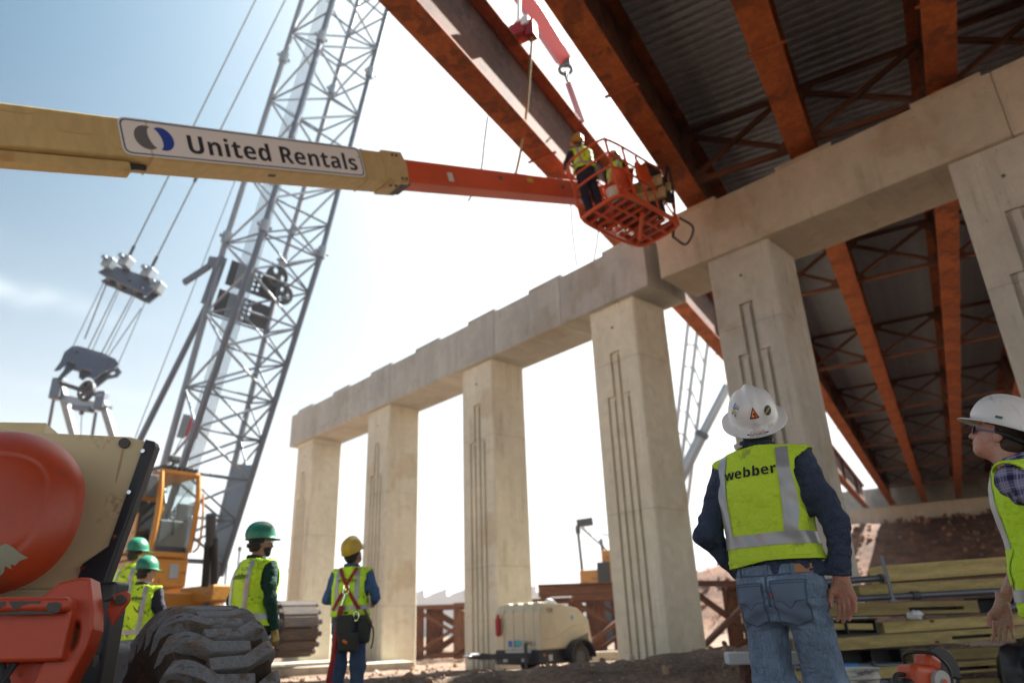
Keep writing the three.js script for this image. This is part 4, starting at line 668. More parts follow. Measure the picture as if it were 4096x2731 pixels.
function nets(f, lo, hi, c) {
  const n = [0, 1, 2].map((i) => Math.ceil((hi[i] - lo[i]) / c) + 1), [nx, ny, nz] = n, val = new Float32Array(nx * ny * nz), at = (i, j, k) => (k * ny + j) * nx + i, S = 4;
  for (let k = 0; k < nz; k += S) for (let j = 0; j < ny; j += S) for (let i = 0; i < nx; i += S) {
    const d = f(lo[0] + (i + S / 2) * c, lo[1] + (j + S / 2) * c, lo[2] + (k + S / 2) * c), far = Math.abs(d) > c * S * 1.9;
    for (let kk = k; kk < Math.min(nz, k + S); kk++) for (let jj = j; jj < Math.min(ny, j + S); jj++) for (let ii = i; ii < Math.min(nx, i + S); ii++) val[at(ii, jj, kk)] = far ? d : f(lo[0] + ii * c, lo[1] + jj * c, lo[2] + kk * c);
  }
  const vid = new Int32Array(nx * ny * nz).fill(-1), pos = [], nor = [], idx = [], E = [[0, 1], [2, 3], [4, 5], [6, 7], [0, 2], [1, 3], [4, 6], [5, 7], [0, 4], [1, 5], [2, 6], [3, 7]], v = new Float32Array(8);
  for (let k = 0; k < nz - 1; k++) for (let j = 0; j < ny - 1; j++) for (let i = 0; i < nx - 1; i++) {
    let m = 0; for (let q = 0; q < 8; q++) { v[q] = val[at(i + (q & 1), j + ((q >> 1) & 1), k + (q >> 2))]; if (v[q] < 0) m |= 1 << q; }
    if (m === 0 || m === 255) continue;
    let x = 0, y = 0, z = 0, t = 0;
    for (const [a, b] of E) if ((v[a] < 0) !== (v[b] < 0)) { const w = v[a] / (v[a] - v[b]); x += (a & 1) + w * ((b & 1) - (a & 1)); y += ((a >> 1) & 1) + w * (((b >> 1) & 1) - ((a >> 1) & 1)); z += (a >> 2) + w * ((b >> 2) - (a >> 2)); t++; }
    const X = lo[0] + (i + x / t) * c, Y = lo[1] + (j + y / t) * c, Z = lo[2] + (k + z / t) * c, e = c * 0.5;
    vid[at(i, j, k)] = pos.length / 3; pos.push(X, Y, Z);
    let gx = f(X + e, Y, Z) - f(X - e, Y, Z), gy = f(X, Y + e, Z) - f(X, Y - e, Z), gz = f(X, Y, Z + e) - f(X, Y, Z - e); const l = Math.hypot(gx, gy, gz) || 1; nor.push(gx / l, gy / l, gz / l);
  }
  for (let k = 1; k < nz - 1; k++) for (let j = 1; j < ny - 1; j++) for (let i = 1; i < nx - 1; i++) {
    const s = val[at(i, j, k)] < 0, Q = (a, b, cc, d, fl) => { if (a < 0 || b < 0 || cc < 0 || d < 0) return; fl ? idx.push(a, cc, b, a, d, cc) : idx.push(a, b, cc, a, cc, d); };
    if (s !== val[at(i + 1, j, k)] < 0) Q(vid[at(i, j, k)], vid[at(i, j - 1, k)], vid[at(i, j - 1, k - 1)], vid[at(i, j, k - 1)], !s);
    if (s !== val[at(i, j + 1, k)] < 0) Q(vid[at(i, j, k)], vid[at(i, j, k - 1)], vid[at(i - 1, j, k - 1)], vid[at(i - 1, j, k)], !s);
    if (s !== val[at(i, j, k + 1)] < 0) Q(vid[at(i, j, k)], vid[at(i - 1, j, k)], vid[at(i - 1, j - 1, k)], vid[at(i, j - 1, k)], !s);
  }
  const g = new THREE.BufferGeometry(); g.setAttribute('position', new THREE.Float32BufferAttribute(pos, 3)); g.setAttribute('normal', new THREE.Float32BufferAttribute(nor, 3)); g.setIndex(idx);
  return g;
}
const march = (f, p, d, max = 0.7) => { let t = 0; for (let i = 0; i < 140 && t < max; i++) { const q = f(p[0] + d[0] * t, p[1] + d[1] * t, p[2] + d[2] * t); if (q < 0.0006) break; t += q * 0.7; } return t; };
function drape(f, fn, nu, nv, lift, z0 = 0.4, dz = -1) { // sheet fn(u, v) -> [x, y] laid on the surface from the back (or the front)
  const pos = [], idx = [];
  for (let j = 0; j <= nv; j++) for (let i = 0; i <= nu; i++) {
    const [x, y] = fn(i / nu, j / nv), t = march(f, [x, y, z0], [0, 0, dz], 0.8); let z = z0 + dz * (t - lift); const pr = j ? pos[pos.length - 3 * (nu + 1) + 2] : i ? pos[pos.length - 1] : z; if (Math.abs(z - pr) > 0.045 || t > 0.78) z = pr; pos.push(x, y, z);
    if (i < nu && j < nv) { const b = j * (nu + 1) + i; idx.push(b, b + 1, b + nu + 1, b + 1, b + nu + 2, b + nu + 1); }
  }
  const g = new THREE.BufferGeometry(); g.setAttribute('position', new THREE.Float32BufferAttribute(pos, 3)); g.setIndex(idx); g.computeVertexNormals(); return g;
}
function band(f, y0, y1, a0, a1, n, lift, c = [0, 0]) { // hoop round the body between two angles (0 = back, growing to the right); y0, y1 may be functions of the angle
  const pos = [], idx = [], nv = 3, Y = (y, a) => (typeof y === 'function' ? y(a) : y);
  for (let j = 0; j <= nv; j++) for (let i = 0; i <= n; i++) {
    const a = lerp(a0, a1, i / n), y = lerp(Y(y0, a), Y(y1, a), j / nv), sx = Math.sin(a), cz = Math.cos(a), t = march(f, [c[0] + 0.5 * sx, y, c[1] + 0.5 * cz], [-sx, 0, -cz], 0.49), r = 0.5 - t + lift;
    pos.push(c[0] + r * sx, y, c[1] + r * cz);
    if (i < n && j < nv) { const b = j * (n + 1) + i; idx.push(b, b + 1, b + n + 1, b + 1, b + n + 2, b + n + 1); }
  }
  const g = new THREE.BufferGeometry(); g.setAttribute('position', new THREE.Float32BufferAttribute(pos, 3)); g.setIndex(idx); g.computeVertexNormals(); return g;
}
function drapeText(f, s, size, x, y, lift, stretch = 1, z0 = 0.4) { const g = textShape(s, size, stretch).toNonIndexed(), p = g.attributes.position; for (let i = 0; i < p.count; i++) { const X = p.getX(i) + x, Y = p.getY(i) + y; p.setXYZ(i, X, Y, z0 - march(f, [X, Y, z0], [0, 0, -1], 0.8) + lift); } g.computeVertexNormals(); return g; }

// ---------- cloth and skin ----------
const cloth = (r, g, b, v = 0.1, streak = 1) => tex(256, (u, w) => { const n = tfbm(u, w, 5, 3, 4), f = noise3(u * 128, w * 128 * streak, 2, 128), t = 1 + v * (n - 0.5) * 2 + v * 0.8 * (f - 0.5); return [r * t, g * t, b * t]; });
const weave = tex(128, (u, v) => 0.5 + 0.25 * Math.sin(u * 64 * Math.PI) * Math.sin(v * 64 * Math.PI) + 0.3 * (noise3(u * 64, v * 64, 1, 64) - 0.5), false);
const wrinkle = tex(512, (u, v) => { const a = tfbm(u, v, 5, 3, 3), w = Math.abs(tfbm(u, v, 6, 40, 4) - 0.5) * 2, w2 = Math.abs(tfbm(u + a * 0.2, v, 11, 60, 3) - 0.5) * 2; return clamp(Math.pow(w, 0.6) * 0.65 + Math.pow(w2, 0.7) * 0.35); }, false);
const limeDirty = mat([1, 1, 1], 0.75, { map: tex(512, (u, v) => { const n = tfbm(u, v, 4, 3, 4), f = noise3(u * 170, v * 170, 2, 170), k = 0.5 * step(0.66, 0.8, tfbm(u, v, 7, 23, 4)), t = 0.97 + 0.1 * (n - 0.5) + 0.05 * (f - 0.5); return [lerp(0.80 * t, 0.45, k), lerp(0.93 * t, 0.5, k), lerp(0.22 * t, 0.22, k)]; }), bumpMap: wrinkle, bumpScale: 0.012 });
const lime = mat([1, 1, 1], 0.72, { map: cloth(0.78, 0.95, 0.18, 0.06), bumpMap: wrinkle, bumpScale: 0.012 });
const reflect = mat([0.36, 0.37, 0.38], 0.38, { metalness: 0.25 });
const navy = mat([1, 1, 1], 0.85, { map: cloth(0.20, 0.245, 0.335, 0.12), bumpMap: wrinkle, bumpScale: 0.022 });
const navyDark = mat([1, 1, 1], 0.85, { map: cloth(0.12, 0.14, 0.2, 0.12) });
const blueShirt = mat([1, 1, 1], 0.85, { map: cloth(0.23, 0.35, 0.55, 0.12), bumpMap: wrinkle, bumpScale: 0.02 });
const greenKnit = mat([1, 1, 1], 0.9, { map: cloth(0.06, 0.235, 0.19, 0.12), bumpMap: wrinkle, bumpScale: 0.014 });
const denim = mat([1, 1, 1], 0.88, { map: tex(512, (u, v) => { const n = tfbm(u, v, 5, 3, 5), s = noise3(u * 200, v * 24, 2, 200), w = step(0.5, 0.75, tfbm(u, v, 3, 31, 3)), t = 0.9 + 0.35 * (n - 0.5) + 0.2 * (s - 0.5) + 0.18 * w; return [0.47 * t, 0.555 * t, 0.65 * t]; }), bumpMap: wrinkle, bumpScale: 0.016 });
const denimDark = mat([1, 1, 1], 0.88, { map: cloth(0.21, 0.30, 0.43, 0.16, 0.2) });
const greyPants = mat([1, 1, 1], 0.88, { map: cloth(0.36, 0.40, 0.45, 0.12) });
const blackPants = mat([0.022, 0.024, 0.03], 0.9);
const denimSeam = mat([0.075, 0.105, 0.16], 0.9);
const plaid = mat([1, 1, 1], 0.88, { map: tex(512, (u, v) => { const P = 6, q = (t) => { const f = (t * P) % 1; return [(f > 0.08 && f < 0.42) ? 1 : 0, (f > 0.6 && f < 0.66) || (f > 0.78 && f < 0.82) ? 1 : 0, f > 0.9 && f < 0.95 ? 1 : 0]; }, a = q(u), b = q(v), n = 0.9 + 0.2 * noise3(u * 256, v * 256, 1, 256); const d = (a[0] + b[0]) / 2, w = Math.min(1, a[1] + b[1]) * 0.55, r = Math.min(1, a[2] + b[2]) * 0.4; return [lerp(lerp(0.50, 0.12, d) , 0.74, w) * n + r * 0.1, lerp(lerp(0.50, 0.13, d), 0.74, w) * n, lerp(lerp(0.62, 0.27, d), 0.82, w) * n + r * 0.05]; }) });
const skinTex = (r, g, b) => tex(256, (u, v) => { const n = tfbm(u, v, 6, 5, 4), f = tfbm(u, v, 50, 9, 2), t = 0.95 + 0.16 * (f - 0.5), k = step(0.45, 0.65, n) * 0.08; return [(r + k * 0.3) * t, (g - k * 0.6) * t, (b - k * 0.5) * t]; });
const skinBump = tex(256, (u, v) => tfbm(u, v, 40, 3, 3), false), skinM = (r, g, b) => pmat([1, 1, 1], 0.5, { map: skinTex(r, g, b), bumpMap: skinBump, bumpScale: 0.002 });
const skinA = skinM(0.73, 0.53, 0.44), skinB = skinM(0.77, 0.60, 0.52), skinC = skinM(0.62, 0.46, 0.38);
const hairDark = mat([0.02, 0.014, 0.01], 0.7), hairBrown = mat([0.045, 0.024, 0.014], 0.65), bootMat = mat([0.13, 0.075, 0.04], 0.8), gloveMat = mat([0.30, 0.22, 0.07], 0.9);
const hatWhite = pmat([1, 1, 1], 0.35, { map: tex(512, (u, v) => { const n = tfbm(u, v, 8, 5, 5), k = 0.35 * step(0.66, 0.76, n), s = noise3(u * 60, v * 60, 7, 60) > 0.965 ? 0.5 : 0, t = Math.max(k, s); return [lerp(0.90, 0.6, t), lerp(0.895, 0.55, t), lerp(0.88, 0.46, t)]; }), clearcoat: 0.3, clearcoatRoughness: 0.3 });
const scuffed = (r, g, b) => tex(256, (u, v) => { const n = tfbm(u, v, 9, 5, 5), k = 0.4 * step(0.62, 0.74, n), t = 0.94 + 0.2 * (tfbm(u, v, 4, 15, 3) - 0.5); return [lerp(r * t, 0.55, k), lerp(g * t, 0.52, k), lerp(b * t, 0.45, k)]; });
const hatGreen = pmat([1, 1, 1], 0.4, { map: scuffed(0.08, 0.50, 0.39), clearcoat: 0.25, clearcoatRoughness: 0.3 }), hatYellow = pmat([1, 1, 1], 0.45, { map: scuffed(0.78, 0.64, 0.18), clearcoat: 0.2, clearcoatRoughness: 0.35 });

// ---------- hard hat: own axes, front towards -z, rim plane at y = 0 ----------
function hatPoint(phi, t, full, lift = 0) { // t 0..1 crown to base of dome, 1..2 brim
  const sx = Math.sin(phi), cz = -Math.cos(phi), a = 0.112 + lift, b = 0.136 + lift;
  if (t <= 1) {
    const th = t * Math.PI / 2, r = Math.pow(Math.sin(th), 0.86), h = Math.pow(Math.cos(th), 0.8) * (0.15 + lift), x = a * r * sx;
    const ridge = 0.011 * Math.exp(-Math.pow(x / 0.02, 4)) * (t < 0.93 ? 1 : 0) - 0.004 * Math.exp(-Math.pow((Math.abs(x) - 0.036) / 0.012, 2));
    return V(x + sx * ridge * 0.3, h + ridge * Math.cos(th) + 0.004, b * r * cz + cz * ridge * Math.sin(th));
  }
  const front = Math.max(0, Math.cos(phi)), w = (full ? 0.036 + 0.012 * Math.abs(Math.cos(phi)) + 0.008 * front : 0.006 + 0.05 * Math.pow(front, 1.6)) * (t - 1), up = full ? 0.006 * Math.sin((t - 1) * 3) : 0;
  return V((a + w) * sx, 0.004 - (full ? 0.24 : 0.3) * w + up * 0.4, (b + w) * cz);
}
function hatGeo(full) {
  const rows = [...[...Array(15)].map((_, i) => [i / 14, 0]), [1.35, 0], [1.7, 0], [1.94, 0], [2, -0.002], [1.98, -0.006], [1.5, -0.005], [1.05, -0.005], [0.96, -0.004], [0.8, -0.005], [0.5, -0.006], [0.02, -0.006]], N = 56, pos = [], uv = [], idx = [];
  rows.forEach(([t, dy], j) => { for (let i = 0; i <= N; i++) { const p = hatPoint(i / N * 2 * Math.PI, t, full, dy && t < 1 ? -0.005 : 0); pos.push(p.x, p.y + (t >= 1 ? dy : 0), p.z); uv.push(p.x * 2.2, (p.y + p.z) * 2.2); if (j && i < N) { const b = (j - 1) * (N + 1) + i; idx.push(b, b + 1, b + N + 1, b + 1, b + N + 2, b + N + 1); } } });
  const g = new THREE.BufferGeometry(); g.setAttribute('position', new THREE.Float32BufferAttribute(pos, 3)); g.setAttribute('uv', new THREE.Float32BufferAttribute(uv, 2)); g.setIndex(idx); g.computeVertexNormals(); return g;
}
const hatFull = hatGeo(true), hatCap = hatGeo(false);
function handF(sx, curl) { // fingers along -y, palm towards -z, thumb on +x * sx
  const fs = [], kx = [-0.033, -0.011, 0.011, 0.032], len = [[0.031, 0.02, 0.017], [0.04, 0.026, 0.02], [0.044, 0.029, 0.021], [0.041, 0.025, 0.02]];
  for (let i = 0; i < 4; i++) {
    fs.push(capF([kx[i] * 0.55 * sx, 0, 0], [kx[i] * sx, -0.088 + (i === 0 ? 0.01 : 0), 0], 0.016, 0.0125));
  }
  fs.push(capF([0, 0.06, 0], [0, 0, 0], 0.03, 0.026), capF([0.012 * sx, -0.02, -0.008], [0.03 * sx, -0.05, -0.012], 0.016, 0.014));
  const palm = uni(fs, 0.016), tips = [];
  for (let i = 0; i < 4; i++) { let p = [kx[i] * sx, -0.088 + (i === 0 ? 0.01 : 0), 0], a = 0.1 + curl * 0.35 * (1 + (3 - i) * 0.12), r = 0.0105; len[i].forEach((l, k) => { const q = [p[0] + sx * (i - 1.5) * 0.0016, p[1] - l * Math.cos(a), p[2] - l * Math.sin(a)]; tips.push(capF(p, q, r, r - 0.0012)); p = q; r -= 0.0011; a += curl * (k ? 0.5 : 0.75); }); }
  const th = uni([capF([0.022 * sx, -0.018, -0.006], [0.046 * sx, -0.05, -0.022], 0.0155, 0.0135), capF([0.046 * sx, -0.05, -0.022], [0.053 * sx, -0.08, -0.032], 0.0125, 0.011), capF([0.053 * sx, -0.08, -0.032], [0.05 * sx, -0.103, -0.038], 0.011, 0.0088)], 0.006);
  return (x, y, z) => { let d = 9; for (const t of tips) d = Math.min(d, t(x, y, z)); return smin(smin(palm(x, y, z), d, 0.008), th(x, y, z), 0.012); };
}
// ---------- a person: own axes front -z, right +x, built 1.78 m tall ----------
function person(cfg) {
  const q = cfg.detail || 1, o = thing('person', cfg.label, 'person', [cfg.pos[0], cfg.y ?? ground(...cfg.pos), cfg.pos[1]], -cfg.facing, cfg.group), sc = (cfg.height || 1.78) / 1.78; o.scale.setScalar(sc);
  const J = { shR: [0.185, 1.44, 0.0], shL: [-0.185, 1.44, 0.0], elR: [0.26, 1.17, 0.04], elL: [-0.26, 1.17, 0.04], wrR: [0.25, 0.93, -0.05], wrL: [-0.25, 0.93, -0.05], hipR: [0.09, 0.9, 0], hipL: [-0.09, 0.9, 0], knR: [0.11, 0.49, -0.01], knL: [-0.11, 0.49, -0.01], anR: [0.12, 0.09, 0.03], anL: [-0.12, 0.09, 0.03], head: [0, 1.655, -0.015], ...cfg.joints };
  const fat = cfg.fat || 1, lean = cfg.lean || [0, 0];
  const SEC = [[0.80, 0.13, 0.10], [0.9, 0.172, 0.125], [0.98, 0.168, 0.122], [1.08, 0.15, 0.108], [1.18, 0.158, 0.112], [1.3, 0.176, 0.124], [1.4, 0.175, 0.11], [1.46, 0.14, 0.085], [1.53, 0.07, 0.062]];
  const secAt = (S, y) => { let i = 0; while (i < S.length - 2 && y > S[i + 1][0]) i++; const a = S[i], b = S[i + 1], t = clamp((y - a[0]) / (b[0] - a[0])), s = t * t * (3 - 2 * t) * 0.5 + t * 0.5; return [lerp(a[1], b[1], s), lerp(a[2], b[2], s)]; };
  const lx = (y) => lean[0] * Math.max(0, y - 0.95), lz = (y) => lean[1] * Math.max(0, y - 0.95);
  const torso = (S, grow, y0, y1, e = 2.3) => (x, y, z) => { const [rx0, rz0] = secAt(S, y), rx = rx0 * fat + grow, rz = rz0 * fat + grow, u = Math.abs(x - lx(y)) / rx, v = Math.abs(z - lz(y) - 0.005) / rz, k = Math.pow(Math.pow(u, e) + Math.pow(v, e), 1 / e); return Math.max((k - 1) * Math.min(rx, rz), y0 - y, y - y1); };
  const fold = (amp, fx, fy) => (x, y, z) => amp * (noise3(x * fx + 31, y * fy + 17, z * fx + 9) - 0.5) + amp * 0.55 * (noise3(x * fx * 2.7 + 3, y * fy * 2.3 + 1, z * fx * 2.7) - 0.5);
  const lo = [-0.55, -0.02, -0.5], hi = [0.55, 1.6, 0.42];
  const mir = (s, n) => J[n + s];
  // head frame
  const hd = cfg.head || {}, HM = M4().makeRotationFromEuler(new THREE.Euler(hd.pitch || 0, hd.yaw || 0, hd.roll || 0, 'YXZ')).setPosition(J.head[0] + lx(1.6), J.head[1], J.head[2] + lz(1.6)), HI = HM.clone().invert().elements;
  const inH = (f) => (x, y, z) => f(HI[0] * x + HI[4] * y + HI[8] * z + HI[12], HI[1] * x + HI[5] * y + HI[9] * z + HI[13], HI[2] * x + HI[6] * y + HI[10] * z + HI[14]);
  const headParts = uni([ellF([0, 0.035, 0.012], [0.075, 0.095, 0.096]), ellF([0, -0.035, -0.03], [0.062, 0.075, 0.066]), ellF([0, -0.085, -0.058], [0.034, 0.026, 0.03])], 0.03);
  const feat = uni([capF([0, 0.012, -0.092], [0, -0.024, -0.112], 0.009, 0.0125), capF([-0.016, -0.027, -0.098], [0.016, -0.027, -0.098], 0.008, 0.008)], 0.01), lips = capF([-0.017, -0.055, -0.09], [0.017, -0.055, -0.09], 0.0085, 0.0085), brow = capF([-0.035, 0.03, -0.082], [0.035, 0.03, -0.082], 0.012, 0.012);
  const ears = uni([ellF([0.077, -0.005, 0.012], [0.011, 0.033, 0.02]), ellF([-0.077, -0.005, 0.012], [0.011, 0.033, 0.02])], 0.002);
  const headL = (x, y, z) => { let d = smin(headParts(x, y, z), feat(x, y, z), 0.014); d = smin(d, lips(x, y, z), 0.008); d = smin(d, brow(x, y, z), 0.02); return smin(d, ears(x, y, z), 0.008); };
  const np = V(0, -0.075, 0.018).applyMatrix4(HM), neck = capF([lx(1.46), 1.46, 0.015 + lz(1.46)], np.toArray(), 0.066, 0.056), headW = inH(headL);
  const headNeck = (x, y, z) => smin(headW(x, y, z), neck(x, y, z), 0.03), hp = J.head, lxh = lx(1.6), lzh = lz(1.6);
  const geos = [nets((x, y, z) => Math.max(headNeck(x, y, z), 1.4 - y), [hp[0] + lxh - 0.14, 1.38, hp[2] + lzh - 0.17], [hp[0] + lxh + 0.14, hp[1] + 0.17, hp[2] + lzh + 0.17], 0.006 * q)];
  const limbs = [torso(SEC, -0.012, 0.8, 1.5)];
  for (const s of ['R', 'L']) limbs.push(capF(mir(s, 'sh'), mir(s, 'el'), 0.05, 0.04), capF(mir(s, 'el'), mir(s, 'wr'), 0.04, 0.028), capF(mir(s, 'hip'), mir(s, 'kn'), 0.078, 0.052), capF(mir(s, 'kn'), mir(s, 'an'), 0.05, 0.038));
  geos.push(nets(uni(limbs, 0.03), lo, hi, 0.022 * Math.min(1.4, q)));
  for (const s of ['R', 'L']) {
    const H = (cfg.hands || {})[s]; if (H === null) continue;
    const w = V(...mir(s, 'wr')), e = V(...mir(s, 'el')), dir = (H?.dir ? V(...H.dir) : w.clone().sub(e)).normalize(), sx = s === 'R' ? 1 : -1, pn = V(...(H?.palm || [-sx, 0, 0.2]));
    pn.addScaledVector(dir, -pn.dot(dir)).normalize(); const Y = dir.clone().negate(), Z = pn.clone().negate(), X = Y.clone().cross(Z);
    // thumb side: for the right hand, thumb = fingers x palm normal
    const thumb = dir.clone().cross(pn).multiplyScalar(sx), tx = thumb.dot(X) > 0 ? 1 : -1;
    const g = nets(handF(tx, H?.curl ?? 0.7), [-0.085, -0.22, -0.11], [0.085, 0.06, 0.05], 0.0042 * Math.min(1.7, q)).applyMatrix4(M4().makeBasis(X, Y, Z).setPosition(w.clone().addScaledVector(dir, 0.012)));
    if (cfg.gloves) mesh('glove', g.clone(), gloveMat, o); else geos.push(g);
  }
  const body = mesh('body', tri(merge(geos), 0.25), cfg.skin || skinA, o);
  // trousers
  const pf = fold(0.016, 7, 11), legP = [torso(SEC, 0.012, 0.78, 1.06)], kn = cfg.seated ? 0.03 : 0.05;
  for (const s of ['R', 'L']) legP.push(capF(mir(s, 'hip'), mir(s, 'kn'), 0.1 * fat, 0.078), capF(mir(s, 'kn'), mir(s, 'an'), 0.076, 0.07));
  if (!cfg.seated) legP.push(ellF([0.075, 0.885, 0.055], [0.092, 0.1, 0.09]), ellF([-0.075, 0.885, 0.055], [0.092, 0.1, 0.09]));
  const pu = uni(legP, kn), crease = (x, y, z) => (y < 0.86 && y > 0.74 && !cfg.seated ? 0.004 * Math.sin(y * 95 + Math.abs(x) * 40) : 0);
  const pants = (x, y, z) => { const d = pu(x, y, z); return Math.max(Math.abs(d) < 0.05 ? d + pf(x, y, z) + crease(x, y, z) : d, y - (cfg.waist || 1.02), (cfg.seated ? -1 : 0.075) - y); };
  const trousers = mesh('trousers', tri(nets(pants, [-0.4, cfg.seated ? -0.05 : 0.05, -0.6], [0.4, 1.06, 0.3], 0.0095 * q), 0.4), cfg.pants, o);
  // boots
  for (const s of ['R', 'L']) { const a = mir(s, 'an'), f = uni([capF([a[0], a[1] + 0.04, a[2]], [a[0], a[1] - 0.03, a[2] + 0.005], 0.055, 0.055), capF([a[0], a[1] - 0.045, a[2] + 0.02], [a[0] * 1.05, a[1] - 0.05, a[2] - 0.17], 0.045, 0.042)], 0.04); mesh('boot', nets((x, y, z) => Math.max(f(x, y, z), a[1] - 0.09 - y), [a[0] - 0.09, a[1] - 0.1, a[2] - 0.24], [a[0] + 0.09, a[1] + 0.12, a[2] + 0.1], 0.012 * q), bootMat, o); }
  // shirt
  const sf = fold(0.017, 8, 15), sleeves = [];
  const slv = cfg.sleeve ?? 1; // 1 long, 0.75 to below the elbow
  for (const s of ['R', 'L']) { const w = mir(s, 'wr'), e = mir(s, 'el'), sh = mir(s, 'sh'), end = slv === 1 ? w : [0, 1, 2].map((i) => lerp(e[i], w[i], slv)); sleeves.push(capF(sh, e, 0.067 * Math.min(1.08, fat), 0.056), capF(e, end, 0.056, slv === 1 ? 0.043 : 0.05)); }
  const shT = torso(SEC, 0.018, cfg.hem || 0.9, 1.5), slU = uni(sleeves, 0.03), hemY = cfg.hem || 0.92;
  const cuff = ['R', 'L'].map((s) => { const w = mir(s, 'wr'), e = mir(s, 'el'), end = slv === 1 ? w : [0, 1, 2].map((i) => lerp(e[i], w[i], slv)), d = V(end[0] - e[0], end[1] - e[1], end[2] - e[2]).normalize(); return [end, d]; });
  const shirtF = (x, y, z) => {
    let d = smin(Math.max(shT(x, y, z), hemY - y + 0.02 * Math.sin(x * 9)), slU(x, y, z), 0.05);
    if (Math.abs(d) < 0.06) d += sf(x, y, z) + (slU(x, y, z) < 0.03 ? 0.013 * (noise3(x * 13 + 5, y * 34, z * 13) - 0.5) : 0);
    for (const [p, n] of cuff) { const a = (x - p[0]) * n.x + (y - p[1]) * n.y + (z - p[2]) * n.z; if (Math.hypot(x - p[0], y - p[1], z - p[2]) < 0.13) d = Math.max(d, a); }
    return Math.max(d, y - 1.545);
  };
  const shirt = mesh('shirt', tri(nets(shirtF, [-0.5, 0.84, -0.5], [0.5, 1.6, 0.4], 0.0095 * q), cfg.shirtScale || 0.42), cfg.shirt, o);
  if (cfg.collar !== false) mesh('collar', [tubeOf([...Array(9)].map((_, i) => { const a = (i / 8 - 0.5) * 4.6; return V(0.074 * Math.sin(a) + lx(1.52), 1.525 + 0.012 * Math.cos(a), 0.018 + 0.074 * Math.cos(a) + lz(1.52)); }), 0.019, 30, 8)], cfg.shirt, shirt);
  // vest: a thin shell with arm holes, neck opening and hem
  let vestF = null;
  if (cfg.vest) {
    const VS = [[0.9, 0.205, 0.15], [1.0, 0.198, 0.145], [1.1, 0.182, 0.134], [1.3, 0.19, 0.138], [1.4, 0.19, 0.124], [1.46, 0.165, 0.1], [1.54, 0.085, 0.07]], vt = torso(VS, 0.022, 0.5, 1.62, 2.4), yoke = uni([capF([lx(1.5), 1.492, 0.01 + lz(1.5)], [0.2 + lx(1.4), 1.455, lz(1.4)], 0.062, 0.05), capF([lx(1.5), 1.492, 0.01 + lz(1.5)], [-0.2 + lx(1.4), 1.455, lz(1.4)], 0.062, 0.05)], 0.02), vf0 = fold(0.02, 7, 5), vf = (x, y, z) => vf0(x + y * 0.5, y, z), vh = cfg.vestHem || 0.99;
    const solid = (x, y, z) => { const d = smin(vt(x, y, z), yoke(x, y, z), 0.06); return Math.abs(d) < 0.05 ? d + vf(x, y, z) + 0.005 * Math.sin(x * 46 + y * 7) * clamp((1.15 - y) * 4) : d; };
    const cut = (x, y, z) => { const X = Math.abs(x - lx(y)), arm = Math.max(Math.hypot((y - 1.335) / 0.15, (z - lz(y)) / 0.1) * 0.1 - 0.1, 0.18 - X), nk = Math.max(Math.hypot((x - lx(1.5)) / 0.088, (z - lz(1.5) + 0.03) / 0.1) * 0.09 - 0.09, 1.45 - y), vee = Math.max(Math.abs(x - lx(y)) - 0.09 * clamp((y - 1.15) / 0.35), z - lz(y) + 0.02, 1.15 - y); return Math.min(arm, nk, vee); };
    vestF = solid;
    const shell = (x, y, z) => { const d = solid(x, y, z); return Math.max(d, -(d + 0.013), -cut(x, y, z), vh + 0.008 * Math.sin(x * 14) + (cfg.hemTilt || 0) * x - y, Math.abs(x - lx(y)) - 0.25, y - 1.502 - 0.25 * Math.max(0, z - lz(y) - 0.03)); };
    const ves = mesh('vest', tri(nets(shell, [-0.34, vh - 0.05, -0.3], [0.34, 1.62, 0.3], 0.0078 * Math.min(q, 1.8)), 0.55), cfg.vest, o);
    const nn = Math.round(60 / Math.min(2, q)), sx = cfg.stripeX || 0.105, by = cfg.bandY || vh + 0.055;
    mesh('reflective_stripe', band(solid, by + 0.0, by + 0.052, -3.1, 3.1, nn, 0.004), reflect, ves);
    for (const s of [-1, 1]) {
      mesh('reflective_stripe', drape(solid, (u, v) => { const y = lerp(by + 0.05, 1.495, v); return [s * (sx + 0.012 * Math.sin(v * 3) + (u - 0.5) * 0.05) + lx(y), y]; }, 4, 26, 0.004), reflect, ves);
      mesh('reflective_stripe', drape(solid, (u, v) => { const y = lerp(by + 0.05, 1.5, v); return [s * (sx + 0.02 + (u - 0.5) * 0.05) + lx(y), y]; }, 4, 20, 0.004, -0.4, 1), reflect, ves);
    }
    if (cfg.text) mesh('lettering', drapeText(solid, cfg.text, cfg.textSize || 0.05, lx(1.35) + (cfg.textX || 0), cfg.textY || 1.36, 0.004, 1.12), mat([0.012, 0.018, 0.02], 0.8), ves);
    // edge piping
    mesh('edge_binding', band(solid, vh + 0.004, vh + 0.018, -3.1, 3.1, nn, 0.0035), cfg.vest, ves);
  }
  // hair, hat, strap
  const addH = (name, g, m, par = o) => mesh(name, merge([g]).applyMatrix4(HM), m, par);
  if (cfg.hair) addH('hair', nets((x, y, z) => Math.max(Math.min(ellF([0, 0.033, 0.014], [0.0795, 0.099, 0.1])(x, y, z), ellF([0, -0.03, 0.05], [0.068, 0.06, 0.06])(x, y, z)), -0.075 - y, (y < 0.04 ? -0.012 - z : -0.06 - z), (cfg.nape || -0.07) - y), [-0.12, -0.13, -0.14], [0.12, 0.15, 0.14], 0.007 * q), cfg.hair);
